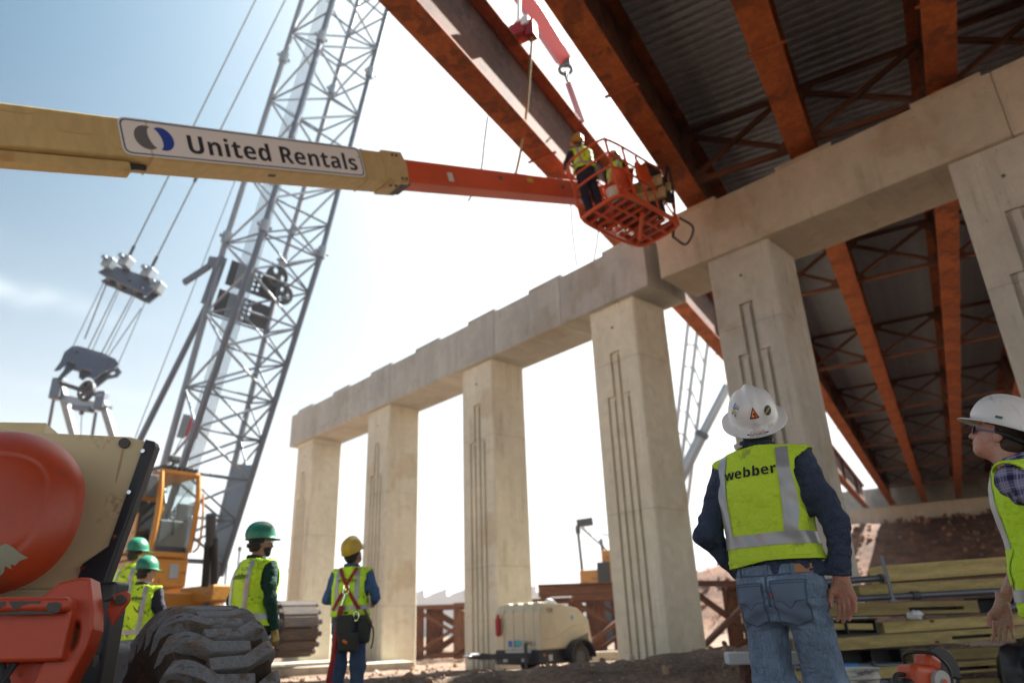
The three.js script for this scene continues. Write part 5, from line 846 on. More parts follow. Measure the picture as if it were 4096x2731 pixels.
  if (cfg.hat) {
    const tilt = M4().makeRotationX(cfg.hat.tilt ?? 0.06).setPosition(0, 0.048, 0.006), hat = addH('hard_hat', (cfg.hat.full ? hatFull : hatCap).clone().applyMatrix4(tilt), cfg.hat.mat);
    cfg.hatFrame = HM.clone().multiply(tilt); cfg.hatMesh = hat;
    addH('hat_band', [tubeOf([...Array(11)].map((_, i) => { const a = (i / 10 - 0.5) * 3.4; return V(0.083 * Math.sin(a), 0.012 - 0.022 * Math.cos(a), 0.012 + 0.1 * Math.cos(a)); }), 0.012, 24, 8), disc(0.021, 0.02, 20, 0, -0.012, 0.118, Math.PI / 2)], black, hat);
  }
  if (cfg.glasses) addH('safety_glasses', [...[-1, 1].map((s) => new THREE.SphereGeometry(0.032, 14, 10, 0, Math.PI * 2, 0, 1.0).scale(1, 0.35, 0.8).rotateX(-Math.PI / 2).translate(s * 0.032, 0.008, -0.094)), ...[-1, 1].map((s) => bar(V(s * 0.064, 0.012, -0.085), V(s * 0.08, 0.01, 0.01), 0.003, 0.008))], cfg.glasses);
  if (cfg.beard) addH('beard', nets((x, y, z) => Math.max(Math.min(ellF([0, -0.04, -0.032], [0.067, 0.08, 0.071])(x, y, z), ellF([0, -0.085, -0.06], [0.04, 0.034, 0.036])(x, y, z)), y + 0.03, -0.012 * 0 - 0.2 - y, z - 0.012), [-0.09, -0.16, -0.13], [0.09, 0.0, 0.05], 0.007 * q), hairDark);
  o.updateMatrixWorld(true);
  return { o, vestF, pants, trousers, J, HM, lx, lz, torso, SEC, body, shirt, shirtF };
}
// ---------- the man in the white hard hat ----------
{
  const cfg = { label: 'man seen from behind in lime vest lettered webber, navy shirt, jeans and white hard hat', pos: [1.14, -3.31], facing: 0.74, detail: 0.8, height: 1.785, skin: skinA, pants: denim, shirt: navy, vest: limeDirty, vestHem: 1.01, hemTilt: 0.07, hem: 0.925, waist: 1.0, text: 'webber', textSize: 0.045, textX: -0.002, textY: 1.4, stripeX: 0.143, bandY: 1.075, hair: hairDark, fat: 0.95, hat: { full: true, mat: hatWhite, tilt: 0.05 },
    head: { pitch: 0.64, yaw: 0.44, roll: 0.05 }, joints: { head: [0, 1.632, -0.012], elR: [0.275, 1.165, -0.02], wrR: [0.25, 0.94, -0.03], elL: [-0.275, 1.16, 0.08], wrL: [-0.19, 0.95, -0.1], knR: [0.12, 0.49, -0.02], knL: [-0.1, 0.49, 0.0], anR: [0.14, 0.09, 0.02], anL: [-0.11, 0.09, 0.04] },
    hands: { R: { dir: [0.02, -1, -0.1], palm: [-0.1, 0, 1], curl: 0.55 }, L: { dir: [0.5, -0.6, -0.6], palm: [0.8, 0, 0.4], curl: 0.8 } } };
  const P = person(cfg), f = P.pants;
  const line = (pts, w = 0.006) => { const c = new THREE.CatmullRomCurve3(pts.map(([x, y]) => V(x, y, 0)), false, 'catmullrom', 0.1), n = 26; return drape(f, (u, v) => { const p = c.getPoint(v), t = c.getTangent(v); return [p.x - t.y * (u - 0.5) * w, p.y + t.x * (u - 0.5) * w]; }, 1, n, 0.003); };
  for (const s of [-1, 1]) {
    const cx = s * 0.088, top = [[cx - 0.068, 0.925], [cx + 0.068, 0.932]], pk = (u, v) => { const yb = 0.775 - 0.022 * (1 - Math.abs(2 * u - 1)), yt = 0.928 + s * 0.003; return [cx + (u - 0.5) * lerp(0.138, 0.124, v), lerp(yt, yb, v)]; };
    const pocket = mesh('back_pocket', drape(f, pk, 12, 14, 0.0035), denim, P.trousers);
    mesh('pocket_stitching', [line([pk(0, 0), pk(1, 0)], 0.005), line([pk(0, 0.07), pk(1, 0.07)], 0.004), line([pk(0, 0), pk(0, 1)]), line([pk(1, 0), pk(1, 1)]), line([pk(0, 1), pk(0.5, 1)]), line([pk(0.5, 1), pk(1, 1)]), line([pk(0.02, 0.5), pk(0.3, 0.5), pk(0.5, 0.62)], 0.004), line([pk(0.98, 0.5), pk(0.7, 0.5), pk(0.5, 0.62)], 0.004)].map((g) => g.translate(0, 0, 0.003)), denimSeam, P.trousers);
  }
  mesh('red_tab', drape(f, (u, v) => [0.016 + u * 0.006, 0.885 - v * 0.016], 1, 2, 0.008), mat([0.6, 0.03, 0.03], 0.7), P.trousers);
  mesh('seam', [line([[0, 0.97], [0.002, 0.9], [0, 0.83]], 0.01), line([[-0.17, 0.962], [-0.06, 0.955], [0.06, 0.955], [0.17, 0.962]], 0.006)], denimSeam, P.trousers);
  mesh('leather_patch', drape(f, (u, v) => [0.12 + u * 0.055, 0.995 - v * 0.035], 4, 3, 0.006), mat([0.42, 0.2, 0.09], 0.8), P.trousers);
  for (const x of [-0.13, 0.0, 0.11]) mesh('belt_loop', drape(f, (u, v) => [x + u * 0.012, 0.998 - v * 0.045], 1, 3, 0.008), denim, P.trousers);
  // cuff buttons and vest label
  mesh('collar_tag', box(0.05, 0.032, 0.004, -0.045, 1.535, 0.098, -0.5, 0, 0.35), mat([0.6, 0.58, 0.45], 0.8), P.o);
  // stickers on the hat
  const F = cfg.hatFrame, onHat = (g, phi, t, rot = 0, lift = 0.0016) => { // flat shape in metres laid on the shell round (phi, t)
    const p = g.attributes.position, c = Math.cos(rot), s = Math.sin(rot); for (let i = 0; i < p.count; i++) { const x = p.getX(i), y = p.getY(i), X = x * c - y * s, Y = x * s + y * c, a = t * 0.2 - Y, q = hatPoint(phi - X / 0.128, a < 0.2 ? a / 0.2 : 1 + (a - 0.2) / 0.05, true, lift); p.setXYZ(i, q.x, q.y + 0.0006, q.z); } g.computeVertexNormals(); return g.applyMatrix4(F); };
  const gridShape = (w, h, n = 8) => new THREE.PlaneGeometry(w, h, n, n);
  const oval = new THREE.CircleGeometry(0.5, 32).scale(0.05, 0.038, 1);
  const st = (name, g, m) => mesh(name, g, m, cfg.hatMesh);
  const paper = (w, h, draw) => mat([1, 1, 1], 0.5, { map: canvasTex(w, h, draw) });
  st('round_sticker', onHat(oval, Math.PI - 0.68, 0.74, 0.32), paper(256, 192, (c, w, h) => { c.fillStyle = '#1d2a26'; c.fillRect(0, 0, w, h); c.fillStyle = '#e6c23c'; c.font = 'bold 62px sans-serif'; c.textAlign = 'center'; c.fillText('webber', w / 2, h / 2 + 20); }));
  const triS = new THREE.PlaneGeometry(0.052, 0.045, 8, 8);
  { const p = triS.attributes.position; for (let i = 0; i < p.count; i++) { const v = (p.getY(i) + 0.0225) / 0.045; p.setX(i, p.getX(i) * (1 - v * 0.97)); } const uv = triS.attributes.uv; for (let i = 0; i < uv.count; i++) uv.setX(i, p.getX(i) / 0.052 + 0.5); }
  st('warning_sticker', onHat(triS, Math.PI - 0.02, 0.70, 0), paper(256, 220, (c, w, h) => { c.fillStyle = '#15130f'; c.fillRect(0, 0, w, h); c.fillStyle = '#e8622a'; c.beginPath(); c.moveTo(w / 2, 34); c.lineTo(w - 40, h - 22); c.lineTo(40, h - 22); c.fill(); c.fillStyle = '#f2b03a'; c.beginPath(); c.moveTo(w / 2, 60); c.lineTo(w / 2 + 30, 120); c.lineTo(w / 2 - 40, 130); c.fill(); c.fillStyle = '#1a1512'; c.beginPath(); c.ellipse(140, 130, 28, 16, 0.2, 0, 7); c.fill(); c.fillRect(118, 130, 12, 50); c.fillRect(150, 130, 12, 56); c.fillStyle = '#e9dcc8'; c.beginPath(); c.ellipse(92, 168, 22, 12, 0, 0, 7); c.fill(); }));
  st('lettered_sticker', onHat(gridShape(0.088, 0.043, 10), Math.PI - 0.02, 1.13, 0, 0.0022), paper(460, 280, (c, w, h) => { c.fillStyle = '#e9e8e4'; c.fillRect(0, 0, w, h); c.textAlign = 'center'; c.fillStyle = '#23303a'; c.font = 'bold 46px sans-serif'; c.fillText('Unit Hoisted by:', w / 2, 48); c.fillStyle = '#c22a2e'; c.font = 'bold 104px sans-serif'; c.fillText('CRANE', w / 2, 138); c.fillStyle = '#23303a'; c.fillRect(8, 150, w - 16, 58); c.fillStyle = '#e9e8e4'; c.font = 'bold 54px sans-serif'; c.fillText('SERVICE, INC.', w / 2, 198); c.fillStyle = '#23303a'; c.font = 'bold 54px sans-serif'; c.fillText('806-223-2729', w / 2, 262); }));
  st('picture_sticker', onHat(gridShape(0.05, 0.066), Math.PI + 0.86, 0.66, -0.3), paper(200, 264, (c, w, h) => { c.fillStyle = '#d5dbe0'; c.fillRect(0, 0, w, h); c.fillStyle = '#4a6ea8'; c.fillRect(20, 20, 40, 110); c.fillRect(20, 100, 90, 34); c.fillStyle = '#c8b25a'; c.fillRect(40, 140, 130, 60); c.fillStyle = '#5b6f8e'; c.beginPath(); c.ellipse(60, 215, 26, 24, 0, 0, 7); c.ellipse(140, 215, 26, 24, 0, 0, 7); c.fill(); c.fillStyle = '#b8343c'; c.font = 'bold 44px sans-serif'; c.fillText('CRANE', 66, 60); c.fillStyle = '#33414e'; c.fillRect(76, 72, 110, 22); }));
}
// ---------- the woman at the right edge ----------
{
  const cfg = { label: 'woman in white hard hat, lime vest and plaid shirt at the right edge, looking up', pos: [2.22, -3.16], facing: -0.72, height: 1.66, skin: skinB, pants: greyPants, shirt: plaid, shirtScale: 0.42, sleeve: 0.08, vest: lime, vestHem: 0.84, hem: 0.88, fat: 0.87, hair: hairBrown, hat: { full: true, mat: hatWhite, tilt: 0.05 }, glasses: pmat([0.12, 0.16, 0.3], 0.1, { transmission: 0.4, thickness: 0 }), collar: true,
    head: { pitch: 0.42, yaw: 0.12 }, joints: { head: [0, 1.65, -0.04], elL: [-0.27, 1.2, 0.2], wrL: [-0.11, 1.0, -0.07], elR: [0.23, 1.14, -0.12], wrR: [0.17, 0.9, -0.27], shL: [-0.17, 1.43, 0], shR: [0.17, 1.43, 0] }, hands: { R: { dir: [-0.05, -1, -0.22], palm: [-1, 0, 0.2], curl: 0.5 }, L: null } };
  const P = person(cfg);
  mesh('ponytail', tubeOf([V(0, 0.0, 0.1), V(0, -0.06, 0.15), V(0.0, -0.16, 0.14), V(0, -0.26, 0.11)].map((v) => v.applyMatrix4(P.HM)), 0.03, 20, 10), hairBrown, P.o);
  mesh('vest_pocket', drape(P.vestF, (u, v) => [-0.16 + u * 0.1, 1.12 - v * 0.15], 6, 8, 0.006, -0.4, 1), lime, P.o);
  mesh('hat_logo', new THREE.PlaneGeometry(0.03, 0.012, 4, 1).rotateY(-Math.PI / 2).translate(-0.1215, 0.03, 0.0).applyMatrix4(cfg.hatFrame), mat([0.02, 0.12, 0.08], 0.5), cfg.hatMesh);
  mesh('ring', new THREE.TorusGeometry(0.0115, 0.003, 8, 16).rotateX(1.4).translate(0.166, 0.785, -0.3), chrome, P.o);
}
// ---------- group at the left ----------
person({ label: 'bearded man in green hard hat, dark green sweater and lime vest beside the lugged tyre', pos: [-2.4, -6.75], facing: 0.62, height: 1.74, detail: 1.4, skin: skinC, pants: blackPants, shirt: greenKnit, vest: lime, vestHem: 0.93, hem: 0.86, fat: 1.14, hair: hairDark, beard: true, gloves: true, text: 'webber', textSize: 0.046, hat: { mat: hatGreen, tilt: 0.02 }, glasses: pmat([0.6, 0.65, 0.65], 0.1, { transmission: 0.6, thickness: 0 }), head: { pitch: 0.05, yaw: -0.3 }, joints: { elR: [0.27, 1.15, 0.02], wrR: [0.25, 0.9, -0.06] }, hands: { R: { curl: 1.1 }, L: {} } });
{
  const P = person({ label: 'man in yellow climbing helmet with red safety harness and tool bags, seen from behind', pos: [-1.84, -8.12], facing: 0.12, height: 1.72, detail: 1.5, skin: skinC, pants: denimDark, shirt: blueShirt, vest: lime, vestHem: 1.0, hem: 0.92, hair: hairDark, text: 'webber', textSize: 0.042, textY: 1.37, hat: { mat: hatYellow, tilt: 0.12 }, head: { pitch: 0.4, yaw: -0.45, roll: -0.06 }, joints: { elR: [0.29, 1.19, 0.02], wrR: [0.2, 1.15, -0.22], elL: [-0.27, 1.18, 0.0], wrL: [-0.14, 1.14, -0.2] }, hands: { R: { palm: [-1, 0, 0] }, L: { palm: [1, 0, 0] } } });
  const red = mat([0.27, 0.012, 0.02], 0.7), f = P.vestF, strap = (a, b, w = 0.038) => drape(f, (u, v) => { const x = lerp(a[0], b[0], v), y = lerp(a[1], b[1], v), dx = b[1] - a[1], dy = -(b[0] - a[0]), l = Math.hypot(dx, dy); return [x + dx / l * (u - 0.5) * w, y + dy / l * (u - 0.5) * w]; }, 2, 16, 0.012);
  mesh('harness_strap', strap([-0.1, 1.5], [0.012, 1.29]), red, P.o); mesh('harness_strap', strap([0.1, 1.5], [-0.012, 1.29]), red, P.o); mesh('harness_strap', strap([-0.0, 1.3], [0.15, 1.06]), red, P.o); mesh('harness_strap', strap([0.0, 1.3], [-0.15, 1.06]), red, P.o);
  mesh('back_ring', [new THREE.TorusGeometry(0.032, 0.008, 8, 20).translate(0, 1.25, 0.17), rbox(0.07, 0.06, 0.02, 0.006, 0, 1.29, 0.165)], chrome, P.o);
  mesh('snap_hook', tubeOf([V(0, 1.22, 0.18), V(-0.02, 1.15, 0.185), V(-0.035, 1.1, 0.185)], 0.014), chrome, P.o);
  mesh('lanyard', tubeOf([V(-0.035, 1.1, 0.185), V(-0.05, 1.02, 0.2), V(-0.07, 0.8, 0.21), V(-0.1, 0.55, 0.2), V(-0.13, 0.36, 0.19), V(-0.1, 0.3, 0.17)], 0.03, 40, 8), red, P.o);
  mesh('tool_belt', band((x, y, z) => Math.hypot(x / 1.25, z) - 0.155, 0.93, 1.04, -3.1, 3.1, 40, 0.01), black, P.o);
  const pouch = mat([0.03, 0.032, 0.04], 0.85);
  mesh('tool_pouch', rbox(0.2, 0.22, 0.1, 0.035, 0.02, 0.9, 0.2, 0.1), pouch, P.o); mesh('tool_pouch', rbox(0.16, 0.24, 0.12, 0.04, 0.19, 0.84, 0.1, 0, 0, -0.1), pouch, P.o); mesh('tool_pouch', rbox(0.22, 0.2, 0.12, 0.04, 0.06, 0.74, 0.19, 0.15), pouch, P.o);
  mesh('carabiner', new THREE.TorusGeometry(0.035, 0.009, 8, 20).scale(0.8, 1.3, 1).translate(0.14, 0.99, 0.2), chrome, P.o);
  mesh('tool_handle', rbox(0.06, 0.03, 0.03, 0.01, 0.05, 0.74, 0.26, 0, 0, -0.5), mat([0.6, 0.14, 0.02], 0.5), P.o);
  mesh('hammer', [rod(V(0.2, 1.06, 0.12), V(0.29, 0.92, 0.14), 0.014)], bootMat, P.o);
  mesh('dangling_strap', tubeOf([V(0.24, 0.9, 0.1), V(0.3, 0.88, 0.12), V(0.31, 0.75, 0.12), V(0.29, 0.66, 0.12)], 0.009), black, P.o);
}
person({ label: 'shorter man in green hard hat and lime vest over navy shirt, left of the tyre', pos: [-4.15, -8.2], facing: 0.1, height: 1.6, detail: 1.7, skin: skinB, pants: denim, shirt: navyDark, vest: lime, vestHem: 0.9, hem: 0.85, hair: hairDark, text: 'webber', textSize: 0.042, hat: { mat: hatGreen, tilt: 0 }, head: { pitch: -0.02, yaw: -0.5 }, joints: { elR: [0.27, 1.18, -0.02], wrR: [0.2, 1.05, -0.22] } });
person({ label: 'taller man in green hard hat and faded lime vest partly hidden by the black bumper', pos: [-4.76, -9.1], facing: 0.3, height: 1.8, detail: 1.8, skin: skinB, pants: greyPants, shirt: lime, vest: limeDirty, vestHem: 0.9, hem: 0.86, hair: hairDark, hat: { mat: hatGreen, tilt: 0 }, head: { pitch: 0, yaw: -0.2 } });
{ // crane operator sitting in the cab
  const c = spot(318, 1215, 17.75);
  person({ label: 'crane operator in lime and orange vest sitting inside the orange cab', pos: [c.x, c.z], y: c.y - 1.26, facing: 2.214, height: 1.75, detail: 2, seated: true, skin: skinB, pants: navyDark, shirt: navyDark, vest: lime, vestHem: 0.98, hem: 0.95, hat: { mat: hatWhite }, joints: { knR: [0.13, 0.93, -0.42], knL: [-0.13, 0.93, -0.42], anR: [0.13, 0.5, -0.5], anL: [-0.13, 0.5, -0.5], wrR: [0.22, 1.05, -0.35], wrL: [-0.22, 1.05, -0.35], elR: [0.27, 1.15, -0.08], elL: [-0.27, 1.15, -0.08] }, head: { pitch: 0.3 } });
}
// ---------- two ironworkers in the platform ----------
const inPlatform = (p) => { p.o.applyMatrix4(platformTilt); return p; };
inPlatform(person({ label: 'ironworker in yellow helmet and lime vest reaching to the girder from the orange platform', pos: [1.56, -10.2], y: 7.19, facing: -0.35, height: 1.68, detail: 1.9, skin: skinC, pants: navyDark, shirt: navyDark, vest: lime, vestHem: 1.05, hem: 0.92, hat: { mat: hatYellow }, head: { pitch: 0.35 }, joints: { elR: [0.27, 1.35, -0.2], wrR: [0.2, 1.5, -0.42], elL: [-0.27, 1.3, -0.1], wrL: [-0.2, 1.35, -0.35] } }));
inPlatform(person({ label: 'ironworker in yellow helmet bending over the rail at the far end of the orange platform', pos: [2.12, -10.55], y: 7.19, facing: 0.5, height: 1.5, detail: 1.9, skin: skinC, pants: rustDark, shirt: navyDark, vest: lime, vestHem: 1.05, hem: 0.92, hat: { mat: hatYellow }, head: { pitch: -0.3 }, lean: [0.1, -0.12], joints: { elR: [0.28, 1.2, -0.1], wrR: [0.22, 1.1, -0.32], elL: [-0.24, 1.2, -0.12], wrL: [-0.18, 1.15, -0.36] } }));
// ---------- compressor trailer between the columns ----------
{
  const c = V(0.38, 0, -15.2), gy = ground(c.x, c.z) - 0.04, o = thing('compressor_trailer', 'tan towable compressor with black base and two wheels in front of the columns', 'compressor', [c.x, gy, c.z], 0.8); o.scale.setScalar(0.86);
  // own axes: tow bar towards -x, near side +z
  const tan = mat([1, 1, 1], 0.5, { map: tex(256, (u, v) => { const n = tfbm(u, v, 5, 3, 4), t = 0.97 + 0.1 * (n - 0.5); return [0.83 * t, 0.79 * t, 0.68 * t]; }) });
  const dk = mat([0.018, 0.022, 0.032], 0.5), fr = (g) => g.rotateY(-Math.PI / 2);
  mesh('canopy', tri(extr([[-0.82, 0.52], [0.9, 0.52], [0.95, 0.62], [0.86, 1.12], [0.5, 1.36], [-0.1, 1.46], [-0.7, 1.46], [-0.82, 1.3]], 1.42, 0.05), 1.2), tan, o);
  for (const z of [-0.42, -0.12, 0.2, 0.5]) { mesh('canopy_rib', rbox(0.02, 0.85, 0.05, 0.008, -0.826, 0.96, z), tan, o); mesh('lifting_cap', rbox(0.55, 0.06, 0.17, 0.025, -0.45, 1.47, z), tan, o); }
  for (let i = 0; i < 6; i++) mesh('louvre', box(0.05, 0.1 + i * 0.024, 0.012, 0.3 + i * 0.09, 0.65 + i * 0.012, 0.712), black, o);
  mesh('crease_line', tubeOf([V(-0.7, 0.74, 0.712), V(-0.3, 0.76, 0.715), V(0.2, 0.95, 0.714), V(0.82, 1.02, 0.71)], 0.014), tan, o);
  mesh('exhaust_pipe', tubeOf([V(0.05, 1.42, 0.1), V(0.1, 1.56, 0.1), V(0.25, 1.55, 0.12), V(0.45, 1.42, 0.15)], 0.03), steelLight, o);
  mesh('base_frame', rbox(1.8, 0.3, 1.36, 0.03, 0.04, 0.38, 0), dk, o);
  mesh('brand_panel', box(0.006, 0.13, 0.36, -0.823, 0.66, -0.1), mat([0.05, 0.16, 0.5], 0.5), o); mesh('brand_panel', box(0.006, 0.1, 0.2, -0.8265, 0.665, 0.06), mat([0.1, 0.45, 0.45], 0.5), o);
  mesh('lettering', fr(textShape('10/125', 0.08)).translate(-0.828, 0.66, 0.38), black, o);
  mesh('lettering', textShape('130', 0.09).translate(-0.5, 1.32, 0.713), black, o);
  mesh('blue_label', box(0.09, 0.09, 0.006, 0.25, 1.16, 0.711), mat([0.12, 0.32, 0.62], 0.5), o);
  mesh('white_label', [box(0.006, 0.05, 0.8, -0.863, 0.5, 0.05), box(0.006, 0.14, 0.14, -0.863, 0.36, -0.35), box(0.006, 0.14, 0.2, -0.863, 0.36, 0.25), box(0.12, 0.12, 0.006, -0.5, 0.36, 0.683)], mat([0.6, 0.6, 0.6], 0.6), o);
  mesh('marker_lamp', disc(0.03, 0.02, 12, -0.7, 0.42, 0.685, Math.PI / 2), mat([0.6, 0.18, 0.02], 0.4), o); mesh('tail_lamp', box(0.06, 0.06, 0.02, 0.86, 0.42, 0.69), mat([0.5, 0.01, 0.01], 0.4), o);
  for (const s of [-1, 1]) {
    const w = new THREE.Group(); w.name = 'wheel'; o.add(w); w.position.set(0.35, 0.31, s * 0.76);
    mesh('tyre', new THREE.TorusGeometry(0.225, 0.1, 14, 36), rubber, w); mesh('rim', [disc(0.16, 0.12, 24, 0, 0, 0, Math.PI / 2), new THREE.TorusGeometry(0.15, 0.02, 8, 24).translate(0, 0, 0.06 * s)], steelDark, w);
    mesh('mudguard', extr([...Array(13)].map((_, i) => [0.43 * Math.cos(i / 12 * Math.PI), 0.39 * Math.sin(i / 12 * Math.PI)]).concat([...Array(13)].map((_, i) => [-0.4 * Math.cos(i / 12 * Math.PI), 0.36 * Math.sin(i / 12 * Math.PI)])), 0.26).translate(0.35, 0.32, s * 0.8), dk, o);
  }
  mesh('tow_bar', [bar(V(-0.8, 0.42, 0.45), V(-1.75, 0.43, 0.02), 0.1, 0.1), bar(V(-0.8, 0.42, -0.45), V(-1.75, 0.43, -0.02), 0.1, 0.1), bar(V(-1.65, 0.43, 0), V(-2.05, 0.46, 0), 0.09, 0.12), rod(V(-2.0, 0.47, 0), V(-2.25, 0.47, 0), 0.06)], steelDark, o);
  mesh('tow_eye', new THREE.TorusGeometry(0.07, 0.022, 8, 16).rotateX(Math.PI / 2).translate(-2.3, 0.47, 0), steelLight, o);
  mesh('jack_stand', [rod(V(-1.0, 0.66, 0.42), V(-1.0, 0.06, 0.42), 0.04), box(0.18, 0.02, 0.18, -1.0, 0.05, 0.42)], steelDark, o);
  mesh('fire_extinguisher', [new THREE.CapsuleGeometry(0.065, 0.28, 6, 14).translate(-0.92, 1.02, -0.5), rod(V(-0.92, 1.2, -0.5), V(-0.92, 1.28, -0.5), 0.03)], mat([0.35, 0.01, 0.015], 0.35), o);
  for (let i = 0; i < 5; i++) mesh('safety_chain', tubeOf([V(-1.9 + i * 0.06, 0.42, 0.04 * i), V(-1.88 + i * 0.07, 0.2, 0.05), V(-1.82 + i * 0.1, 0.03, 0.06)], 0.012), ropeSteel, o);
}
// ---------- steel cross frames stored on the ground behind the columns ----------
{
  const W = 2.2, H = 1.5, G = { top: bar(V(-W / 2, H, 0), V(W / 2, H, 0), 0.13, 0.12), bottom: bar(V(-W / 2, 0.1, 0), V(W / 2, 0.1, 0), 0.13, 0.12), d1: bar(V(-W / 2, 0.15, 0.07), V(W / 2, H - 0.05, 0.07), 0.12, 0.1), d2: bar(V(W / 2, 0.15, -0.07), V(-W / 2, H - 0.05, -0.07), 0.12, 0.1), post: box(0.36, H, 0.02, 0, H / 2, 0) };
  const mk = (x, z, yaw, lab, tilt = 0) => { const o = thing('stored_cross_frame', lab, 'steel frame', [x, ground(x, z) + 0.02, z], yaw, 'steel frames stored on the ground'); mesh('top_chord', G.top, rustDark, o); mesh('bottom_chord', G.bottom, rustDark, o); mesh('diagonal', G.d1, rustDark, o); mesh('diagonal', G.d2, rustDark, o); for (const s of [-1, 1]) { const p = mesh('end_plate', G.post, rustDark, o); p.position.set(s * (W / 2 - 0.1), 0, 0.14 * s); } o.rotation.x = tilt; return o; };
  const where = ['left of the compressor, nearest of the rack', 'left of the compressor, second in the rack', 'left of the compressor, third in the rack', 'behind the compressor, nearest', 'behind the compressor, farther back', 'right of the compressor under the long beam', 'right of the compressor, leaning on the next', 'between the nearest cream column and the man', 'between the nearest cream column and the man, farther back', 'turned aslant just right of the nearest cream column', 'turned aslant in front of the rack', 'turned aslant just right of the compressor'];
  [[-2.2, -23.5, 0.15], [-1.9, -24.4, 0.1], [-1.8, -25.4, 0.2], [0.6, -22.5, 0.0], [1.2, -23.6, 0.1], [3.2, -21.8, -0.05], [3.9, -23.0, 0.05], [5.9, -17.6, -0.1], [6.6, -18.8, 0.05], [4.6, -16.9, 0.5], [-1.0, -22.6, -0.3], [2.4, -20.6, 0.35]].forEach(([x, z, a], i) => mk(x, z, a, 'rusty steel X frame stored upright ' + where[i]));
  const bm = thing('steel_beam', 'long rusty steel beam lying across the stored frames right of the compressor', 'beam', [2.6, 0, -22.2], 0.05);
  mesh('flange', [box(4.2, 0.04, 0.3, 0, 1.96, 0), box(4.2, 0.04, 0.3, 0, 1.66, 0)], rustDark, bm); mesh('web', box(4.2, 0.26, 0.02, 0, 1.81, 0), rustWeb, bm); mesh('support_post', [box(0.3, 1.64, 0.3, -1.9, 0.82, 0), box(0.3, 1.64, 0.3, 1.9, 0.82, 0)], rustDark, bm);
  const rail = thing('timber_sleeper', 'pale timber sleeper lying on the dirt behind the compressor', 'timber', [1.6, ground(1.6, -19.5) + 0.1, -19.5], 0.1); mesh('sleeper', tri(rbox(3.4, 0.2, 0.24, 0.01), 1), capConcB, rail);
}
// ---------- yellow machine with floodlight mast on the bank ----------
{
  const p = spot(1385, 1345, 42), gy = ground(p.x, p.z), o = thing('loader', 'yellow machine with raised floodlight mast on the bank behind the columns', 'machine', [p.x, gy, p.z], -0.1), d = p.y - gy;
  mesh('body', [rbox(5.0, 1.5, 2.4, 0.1, 1.2, Math.max(0.9, d + 0.1), 0), rbox(1.7, 1.3, 2, 0.1, 0.9, d + 1.3, 0)], orangeYellow, o);
  mesh('support_frame', [rbox(4.6, Math.max(0.4, d), 2.0, 0.05, 1.2, d / 2 - 0.2, 0)], steelDark, o);
  mesh('door', rbox(0.75, 1.3, 0.06, 0.03, 0.1, d + 0.6, 1.2), black, o);
  mesh('panel', rbox(1.2, 0.6, 0.06, 0.02, 1.9, d + 0.5, 1.22), steelLight, o);
  mesh('mast_post', [rod(V(-1.1, d - 0.5, 0), V(-1.25, d + 3.1, 0), 0.09), rod(V(0.2, d + 1, 0), V(0.1, d + 2.7, 0), 0.09)], steelDark, o);
  mesh('mast_brace', [rod(V(-1.0, d + 3.4, 0), V(1.6, d + 0.9, 0), 0.08), rod(V(0.1, d + 3.1, 0), V(2.2, d + 1.8, 0), 0.05)], steelLight, o);
  mesh('floodlight_head', [rbox(1.0, 0.45, 0.5, 0.05, -0.8, d + 3.7, 0, 0, 0, 0.1), rbox(0.3, 0.5, 0.3, 0.04, -1.25, d + 3.3, 0)], steelDark, o);
}
// ---------- far white sheds with saw-tooth roofs ----------
for (const [x, z, n, lab] of [[-8, -150, 9, 'far white shed with saw-tooth roof, left of the compressor'], [20, -165, 7, 'far white shed with saw-tooth roof, right of the compressor']]) {
  const o = thing('far_shed', lab, 'building', [x, 0, z], 0.05, 'far white sheds'), wm = mat([0.78, 0.79, 0.8], 0.8);
  mesh('wall', box(n * 4.2, 7, 16, 0, 3.5, 0), wm, o);
  for (let i = 0; i < n; i++) { mesh('roof_tooth', extr([[0, 0], [4.1, 0], [4.1, 1.3]], 16).translate(-n * 2.1 + i * 4.2, 7.0, 0), wm, o); mesh('door', box(2.0, 3, 0.1, -n * 2.1 + i * 4.2 + 2, 1.5, 8.06), mat([0.45, 0.47, 0.5], 0.7), o); }
  mesh('mast', rod(V(1, 0, 9), V(1, 11, 9), 0.12), steelLight, o);
}
// marker stakes
[[512, 1320, 1258], [538, 1318, 1250], [655, 1380, 1300], [667, 1385, 1296]].forEach(([x, y0, y1], i) => { const a = spot(x, y0 + 60, 26), b = spot(x, y1, 26), o = thing('steel_stake', ['upright steel stake left of the bearded man', 'taller steel stake nearest the bearded man', 'thin steel stake by the crawler track', 'thin steel stake touching the far column edge'][i], 'stake', [a.x, ground(a.x, a.z), a.z], 0, 'steel stakes'); mesh('shaft', rod(V(0, -0.1, 0), V(0, b.y - ground(a.x, a.z), 0), 0.045), steelLight, o); mesh('cap', rod(V(0, b.y - ground(a.x, a.z) - 0.15, 0), V(0, b.y - ground(a.x, a.z), 0), 0.07), steelDark, o); });
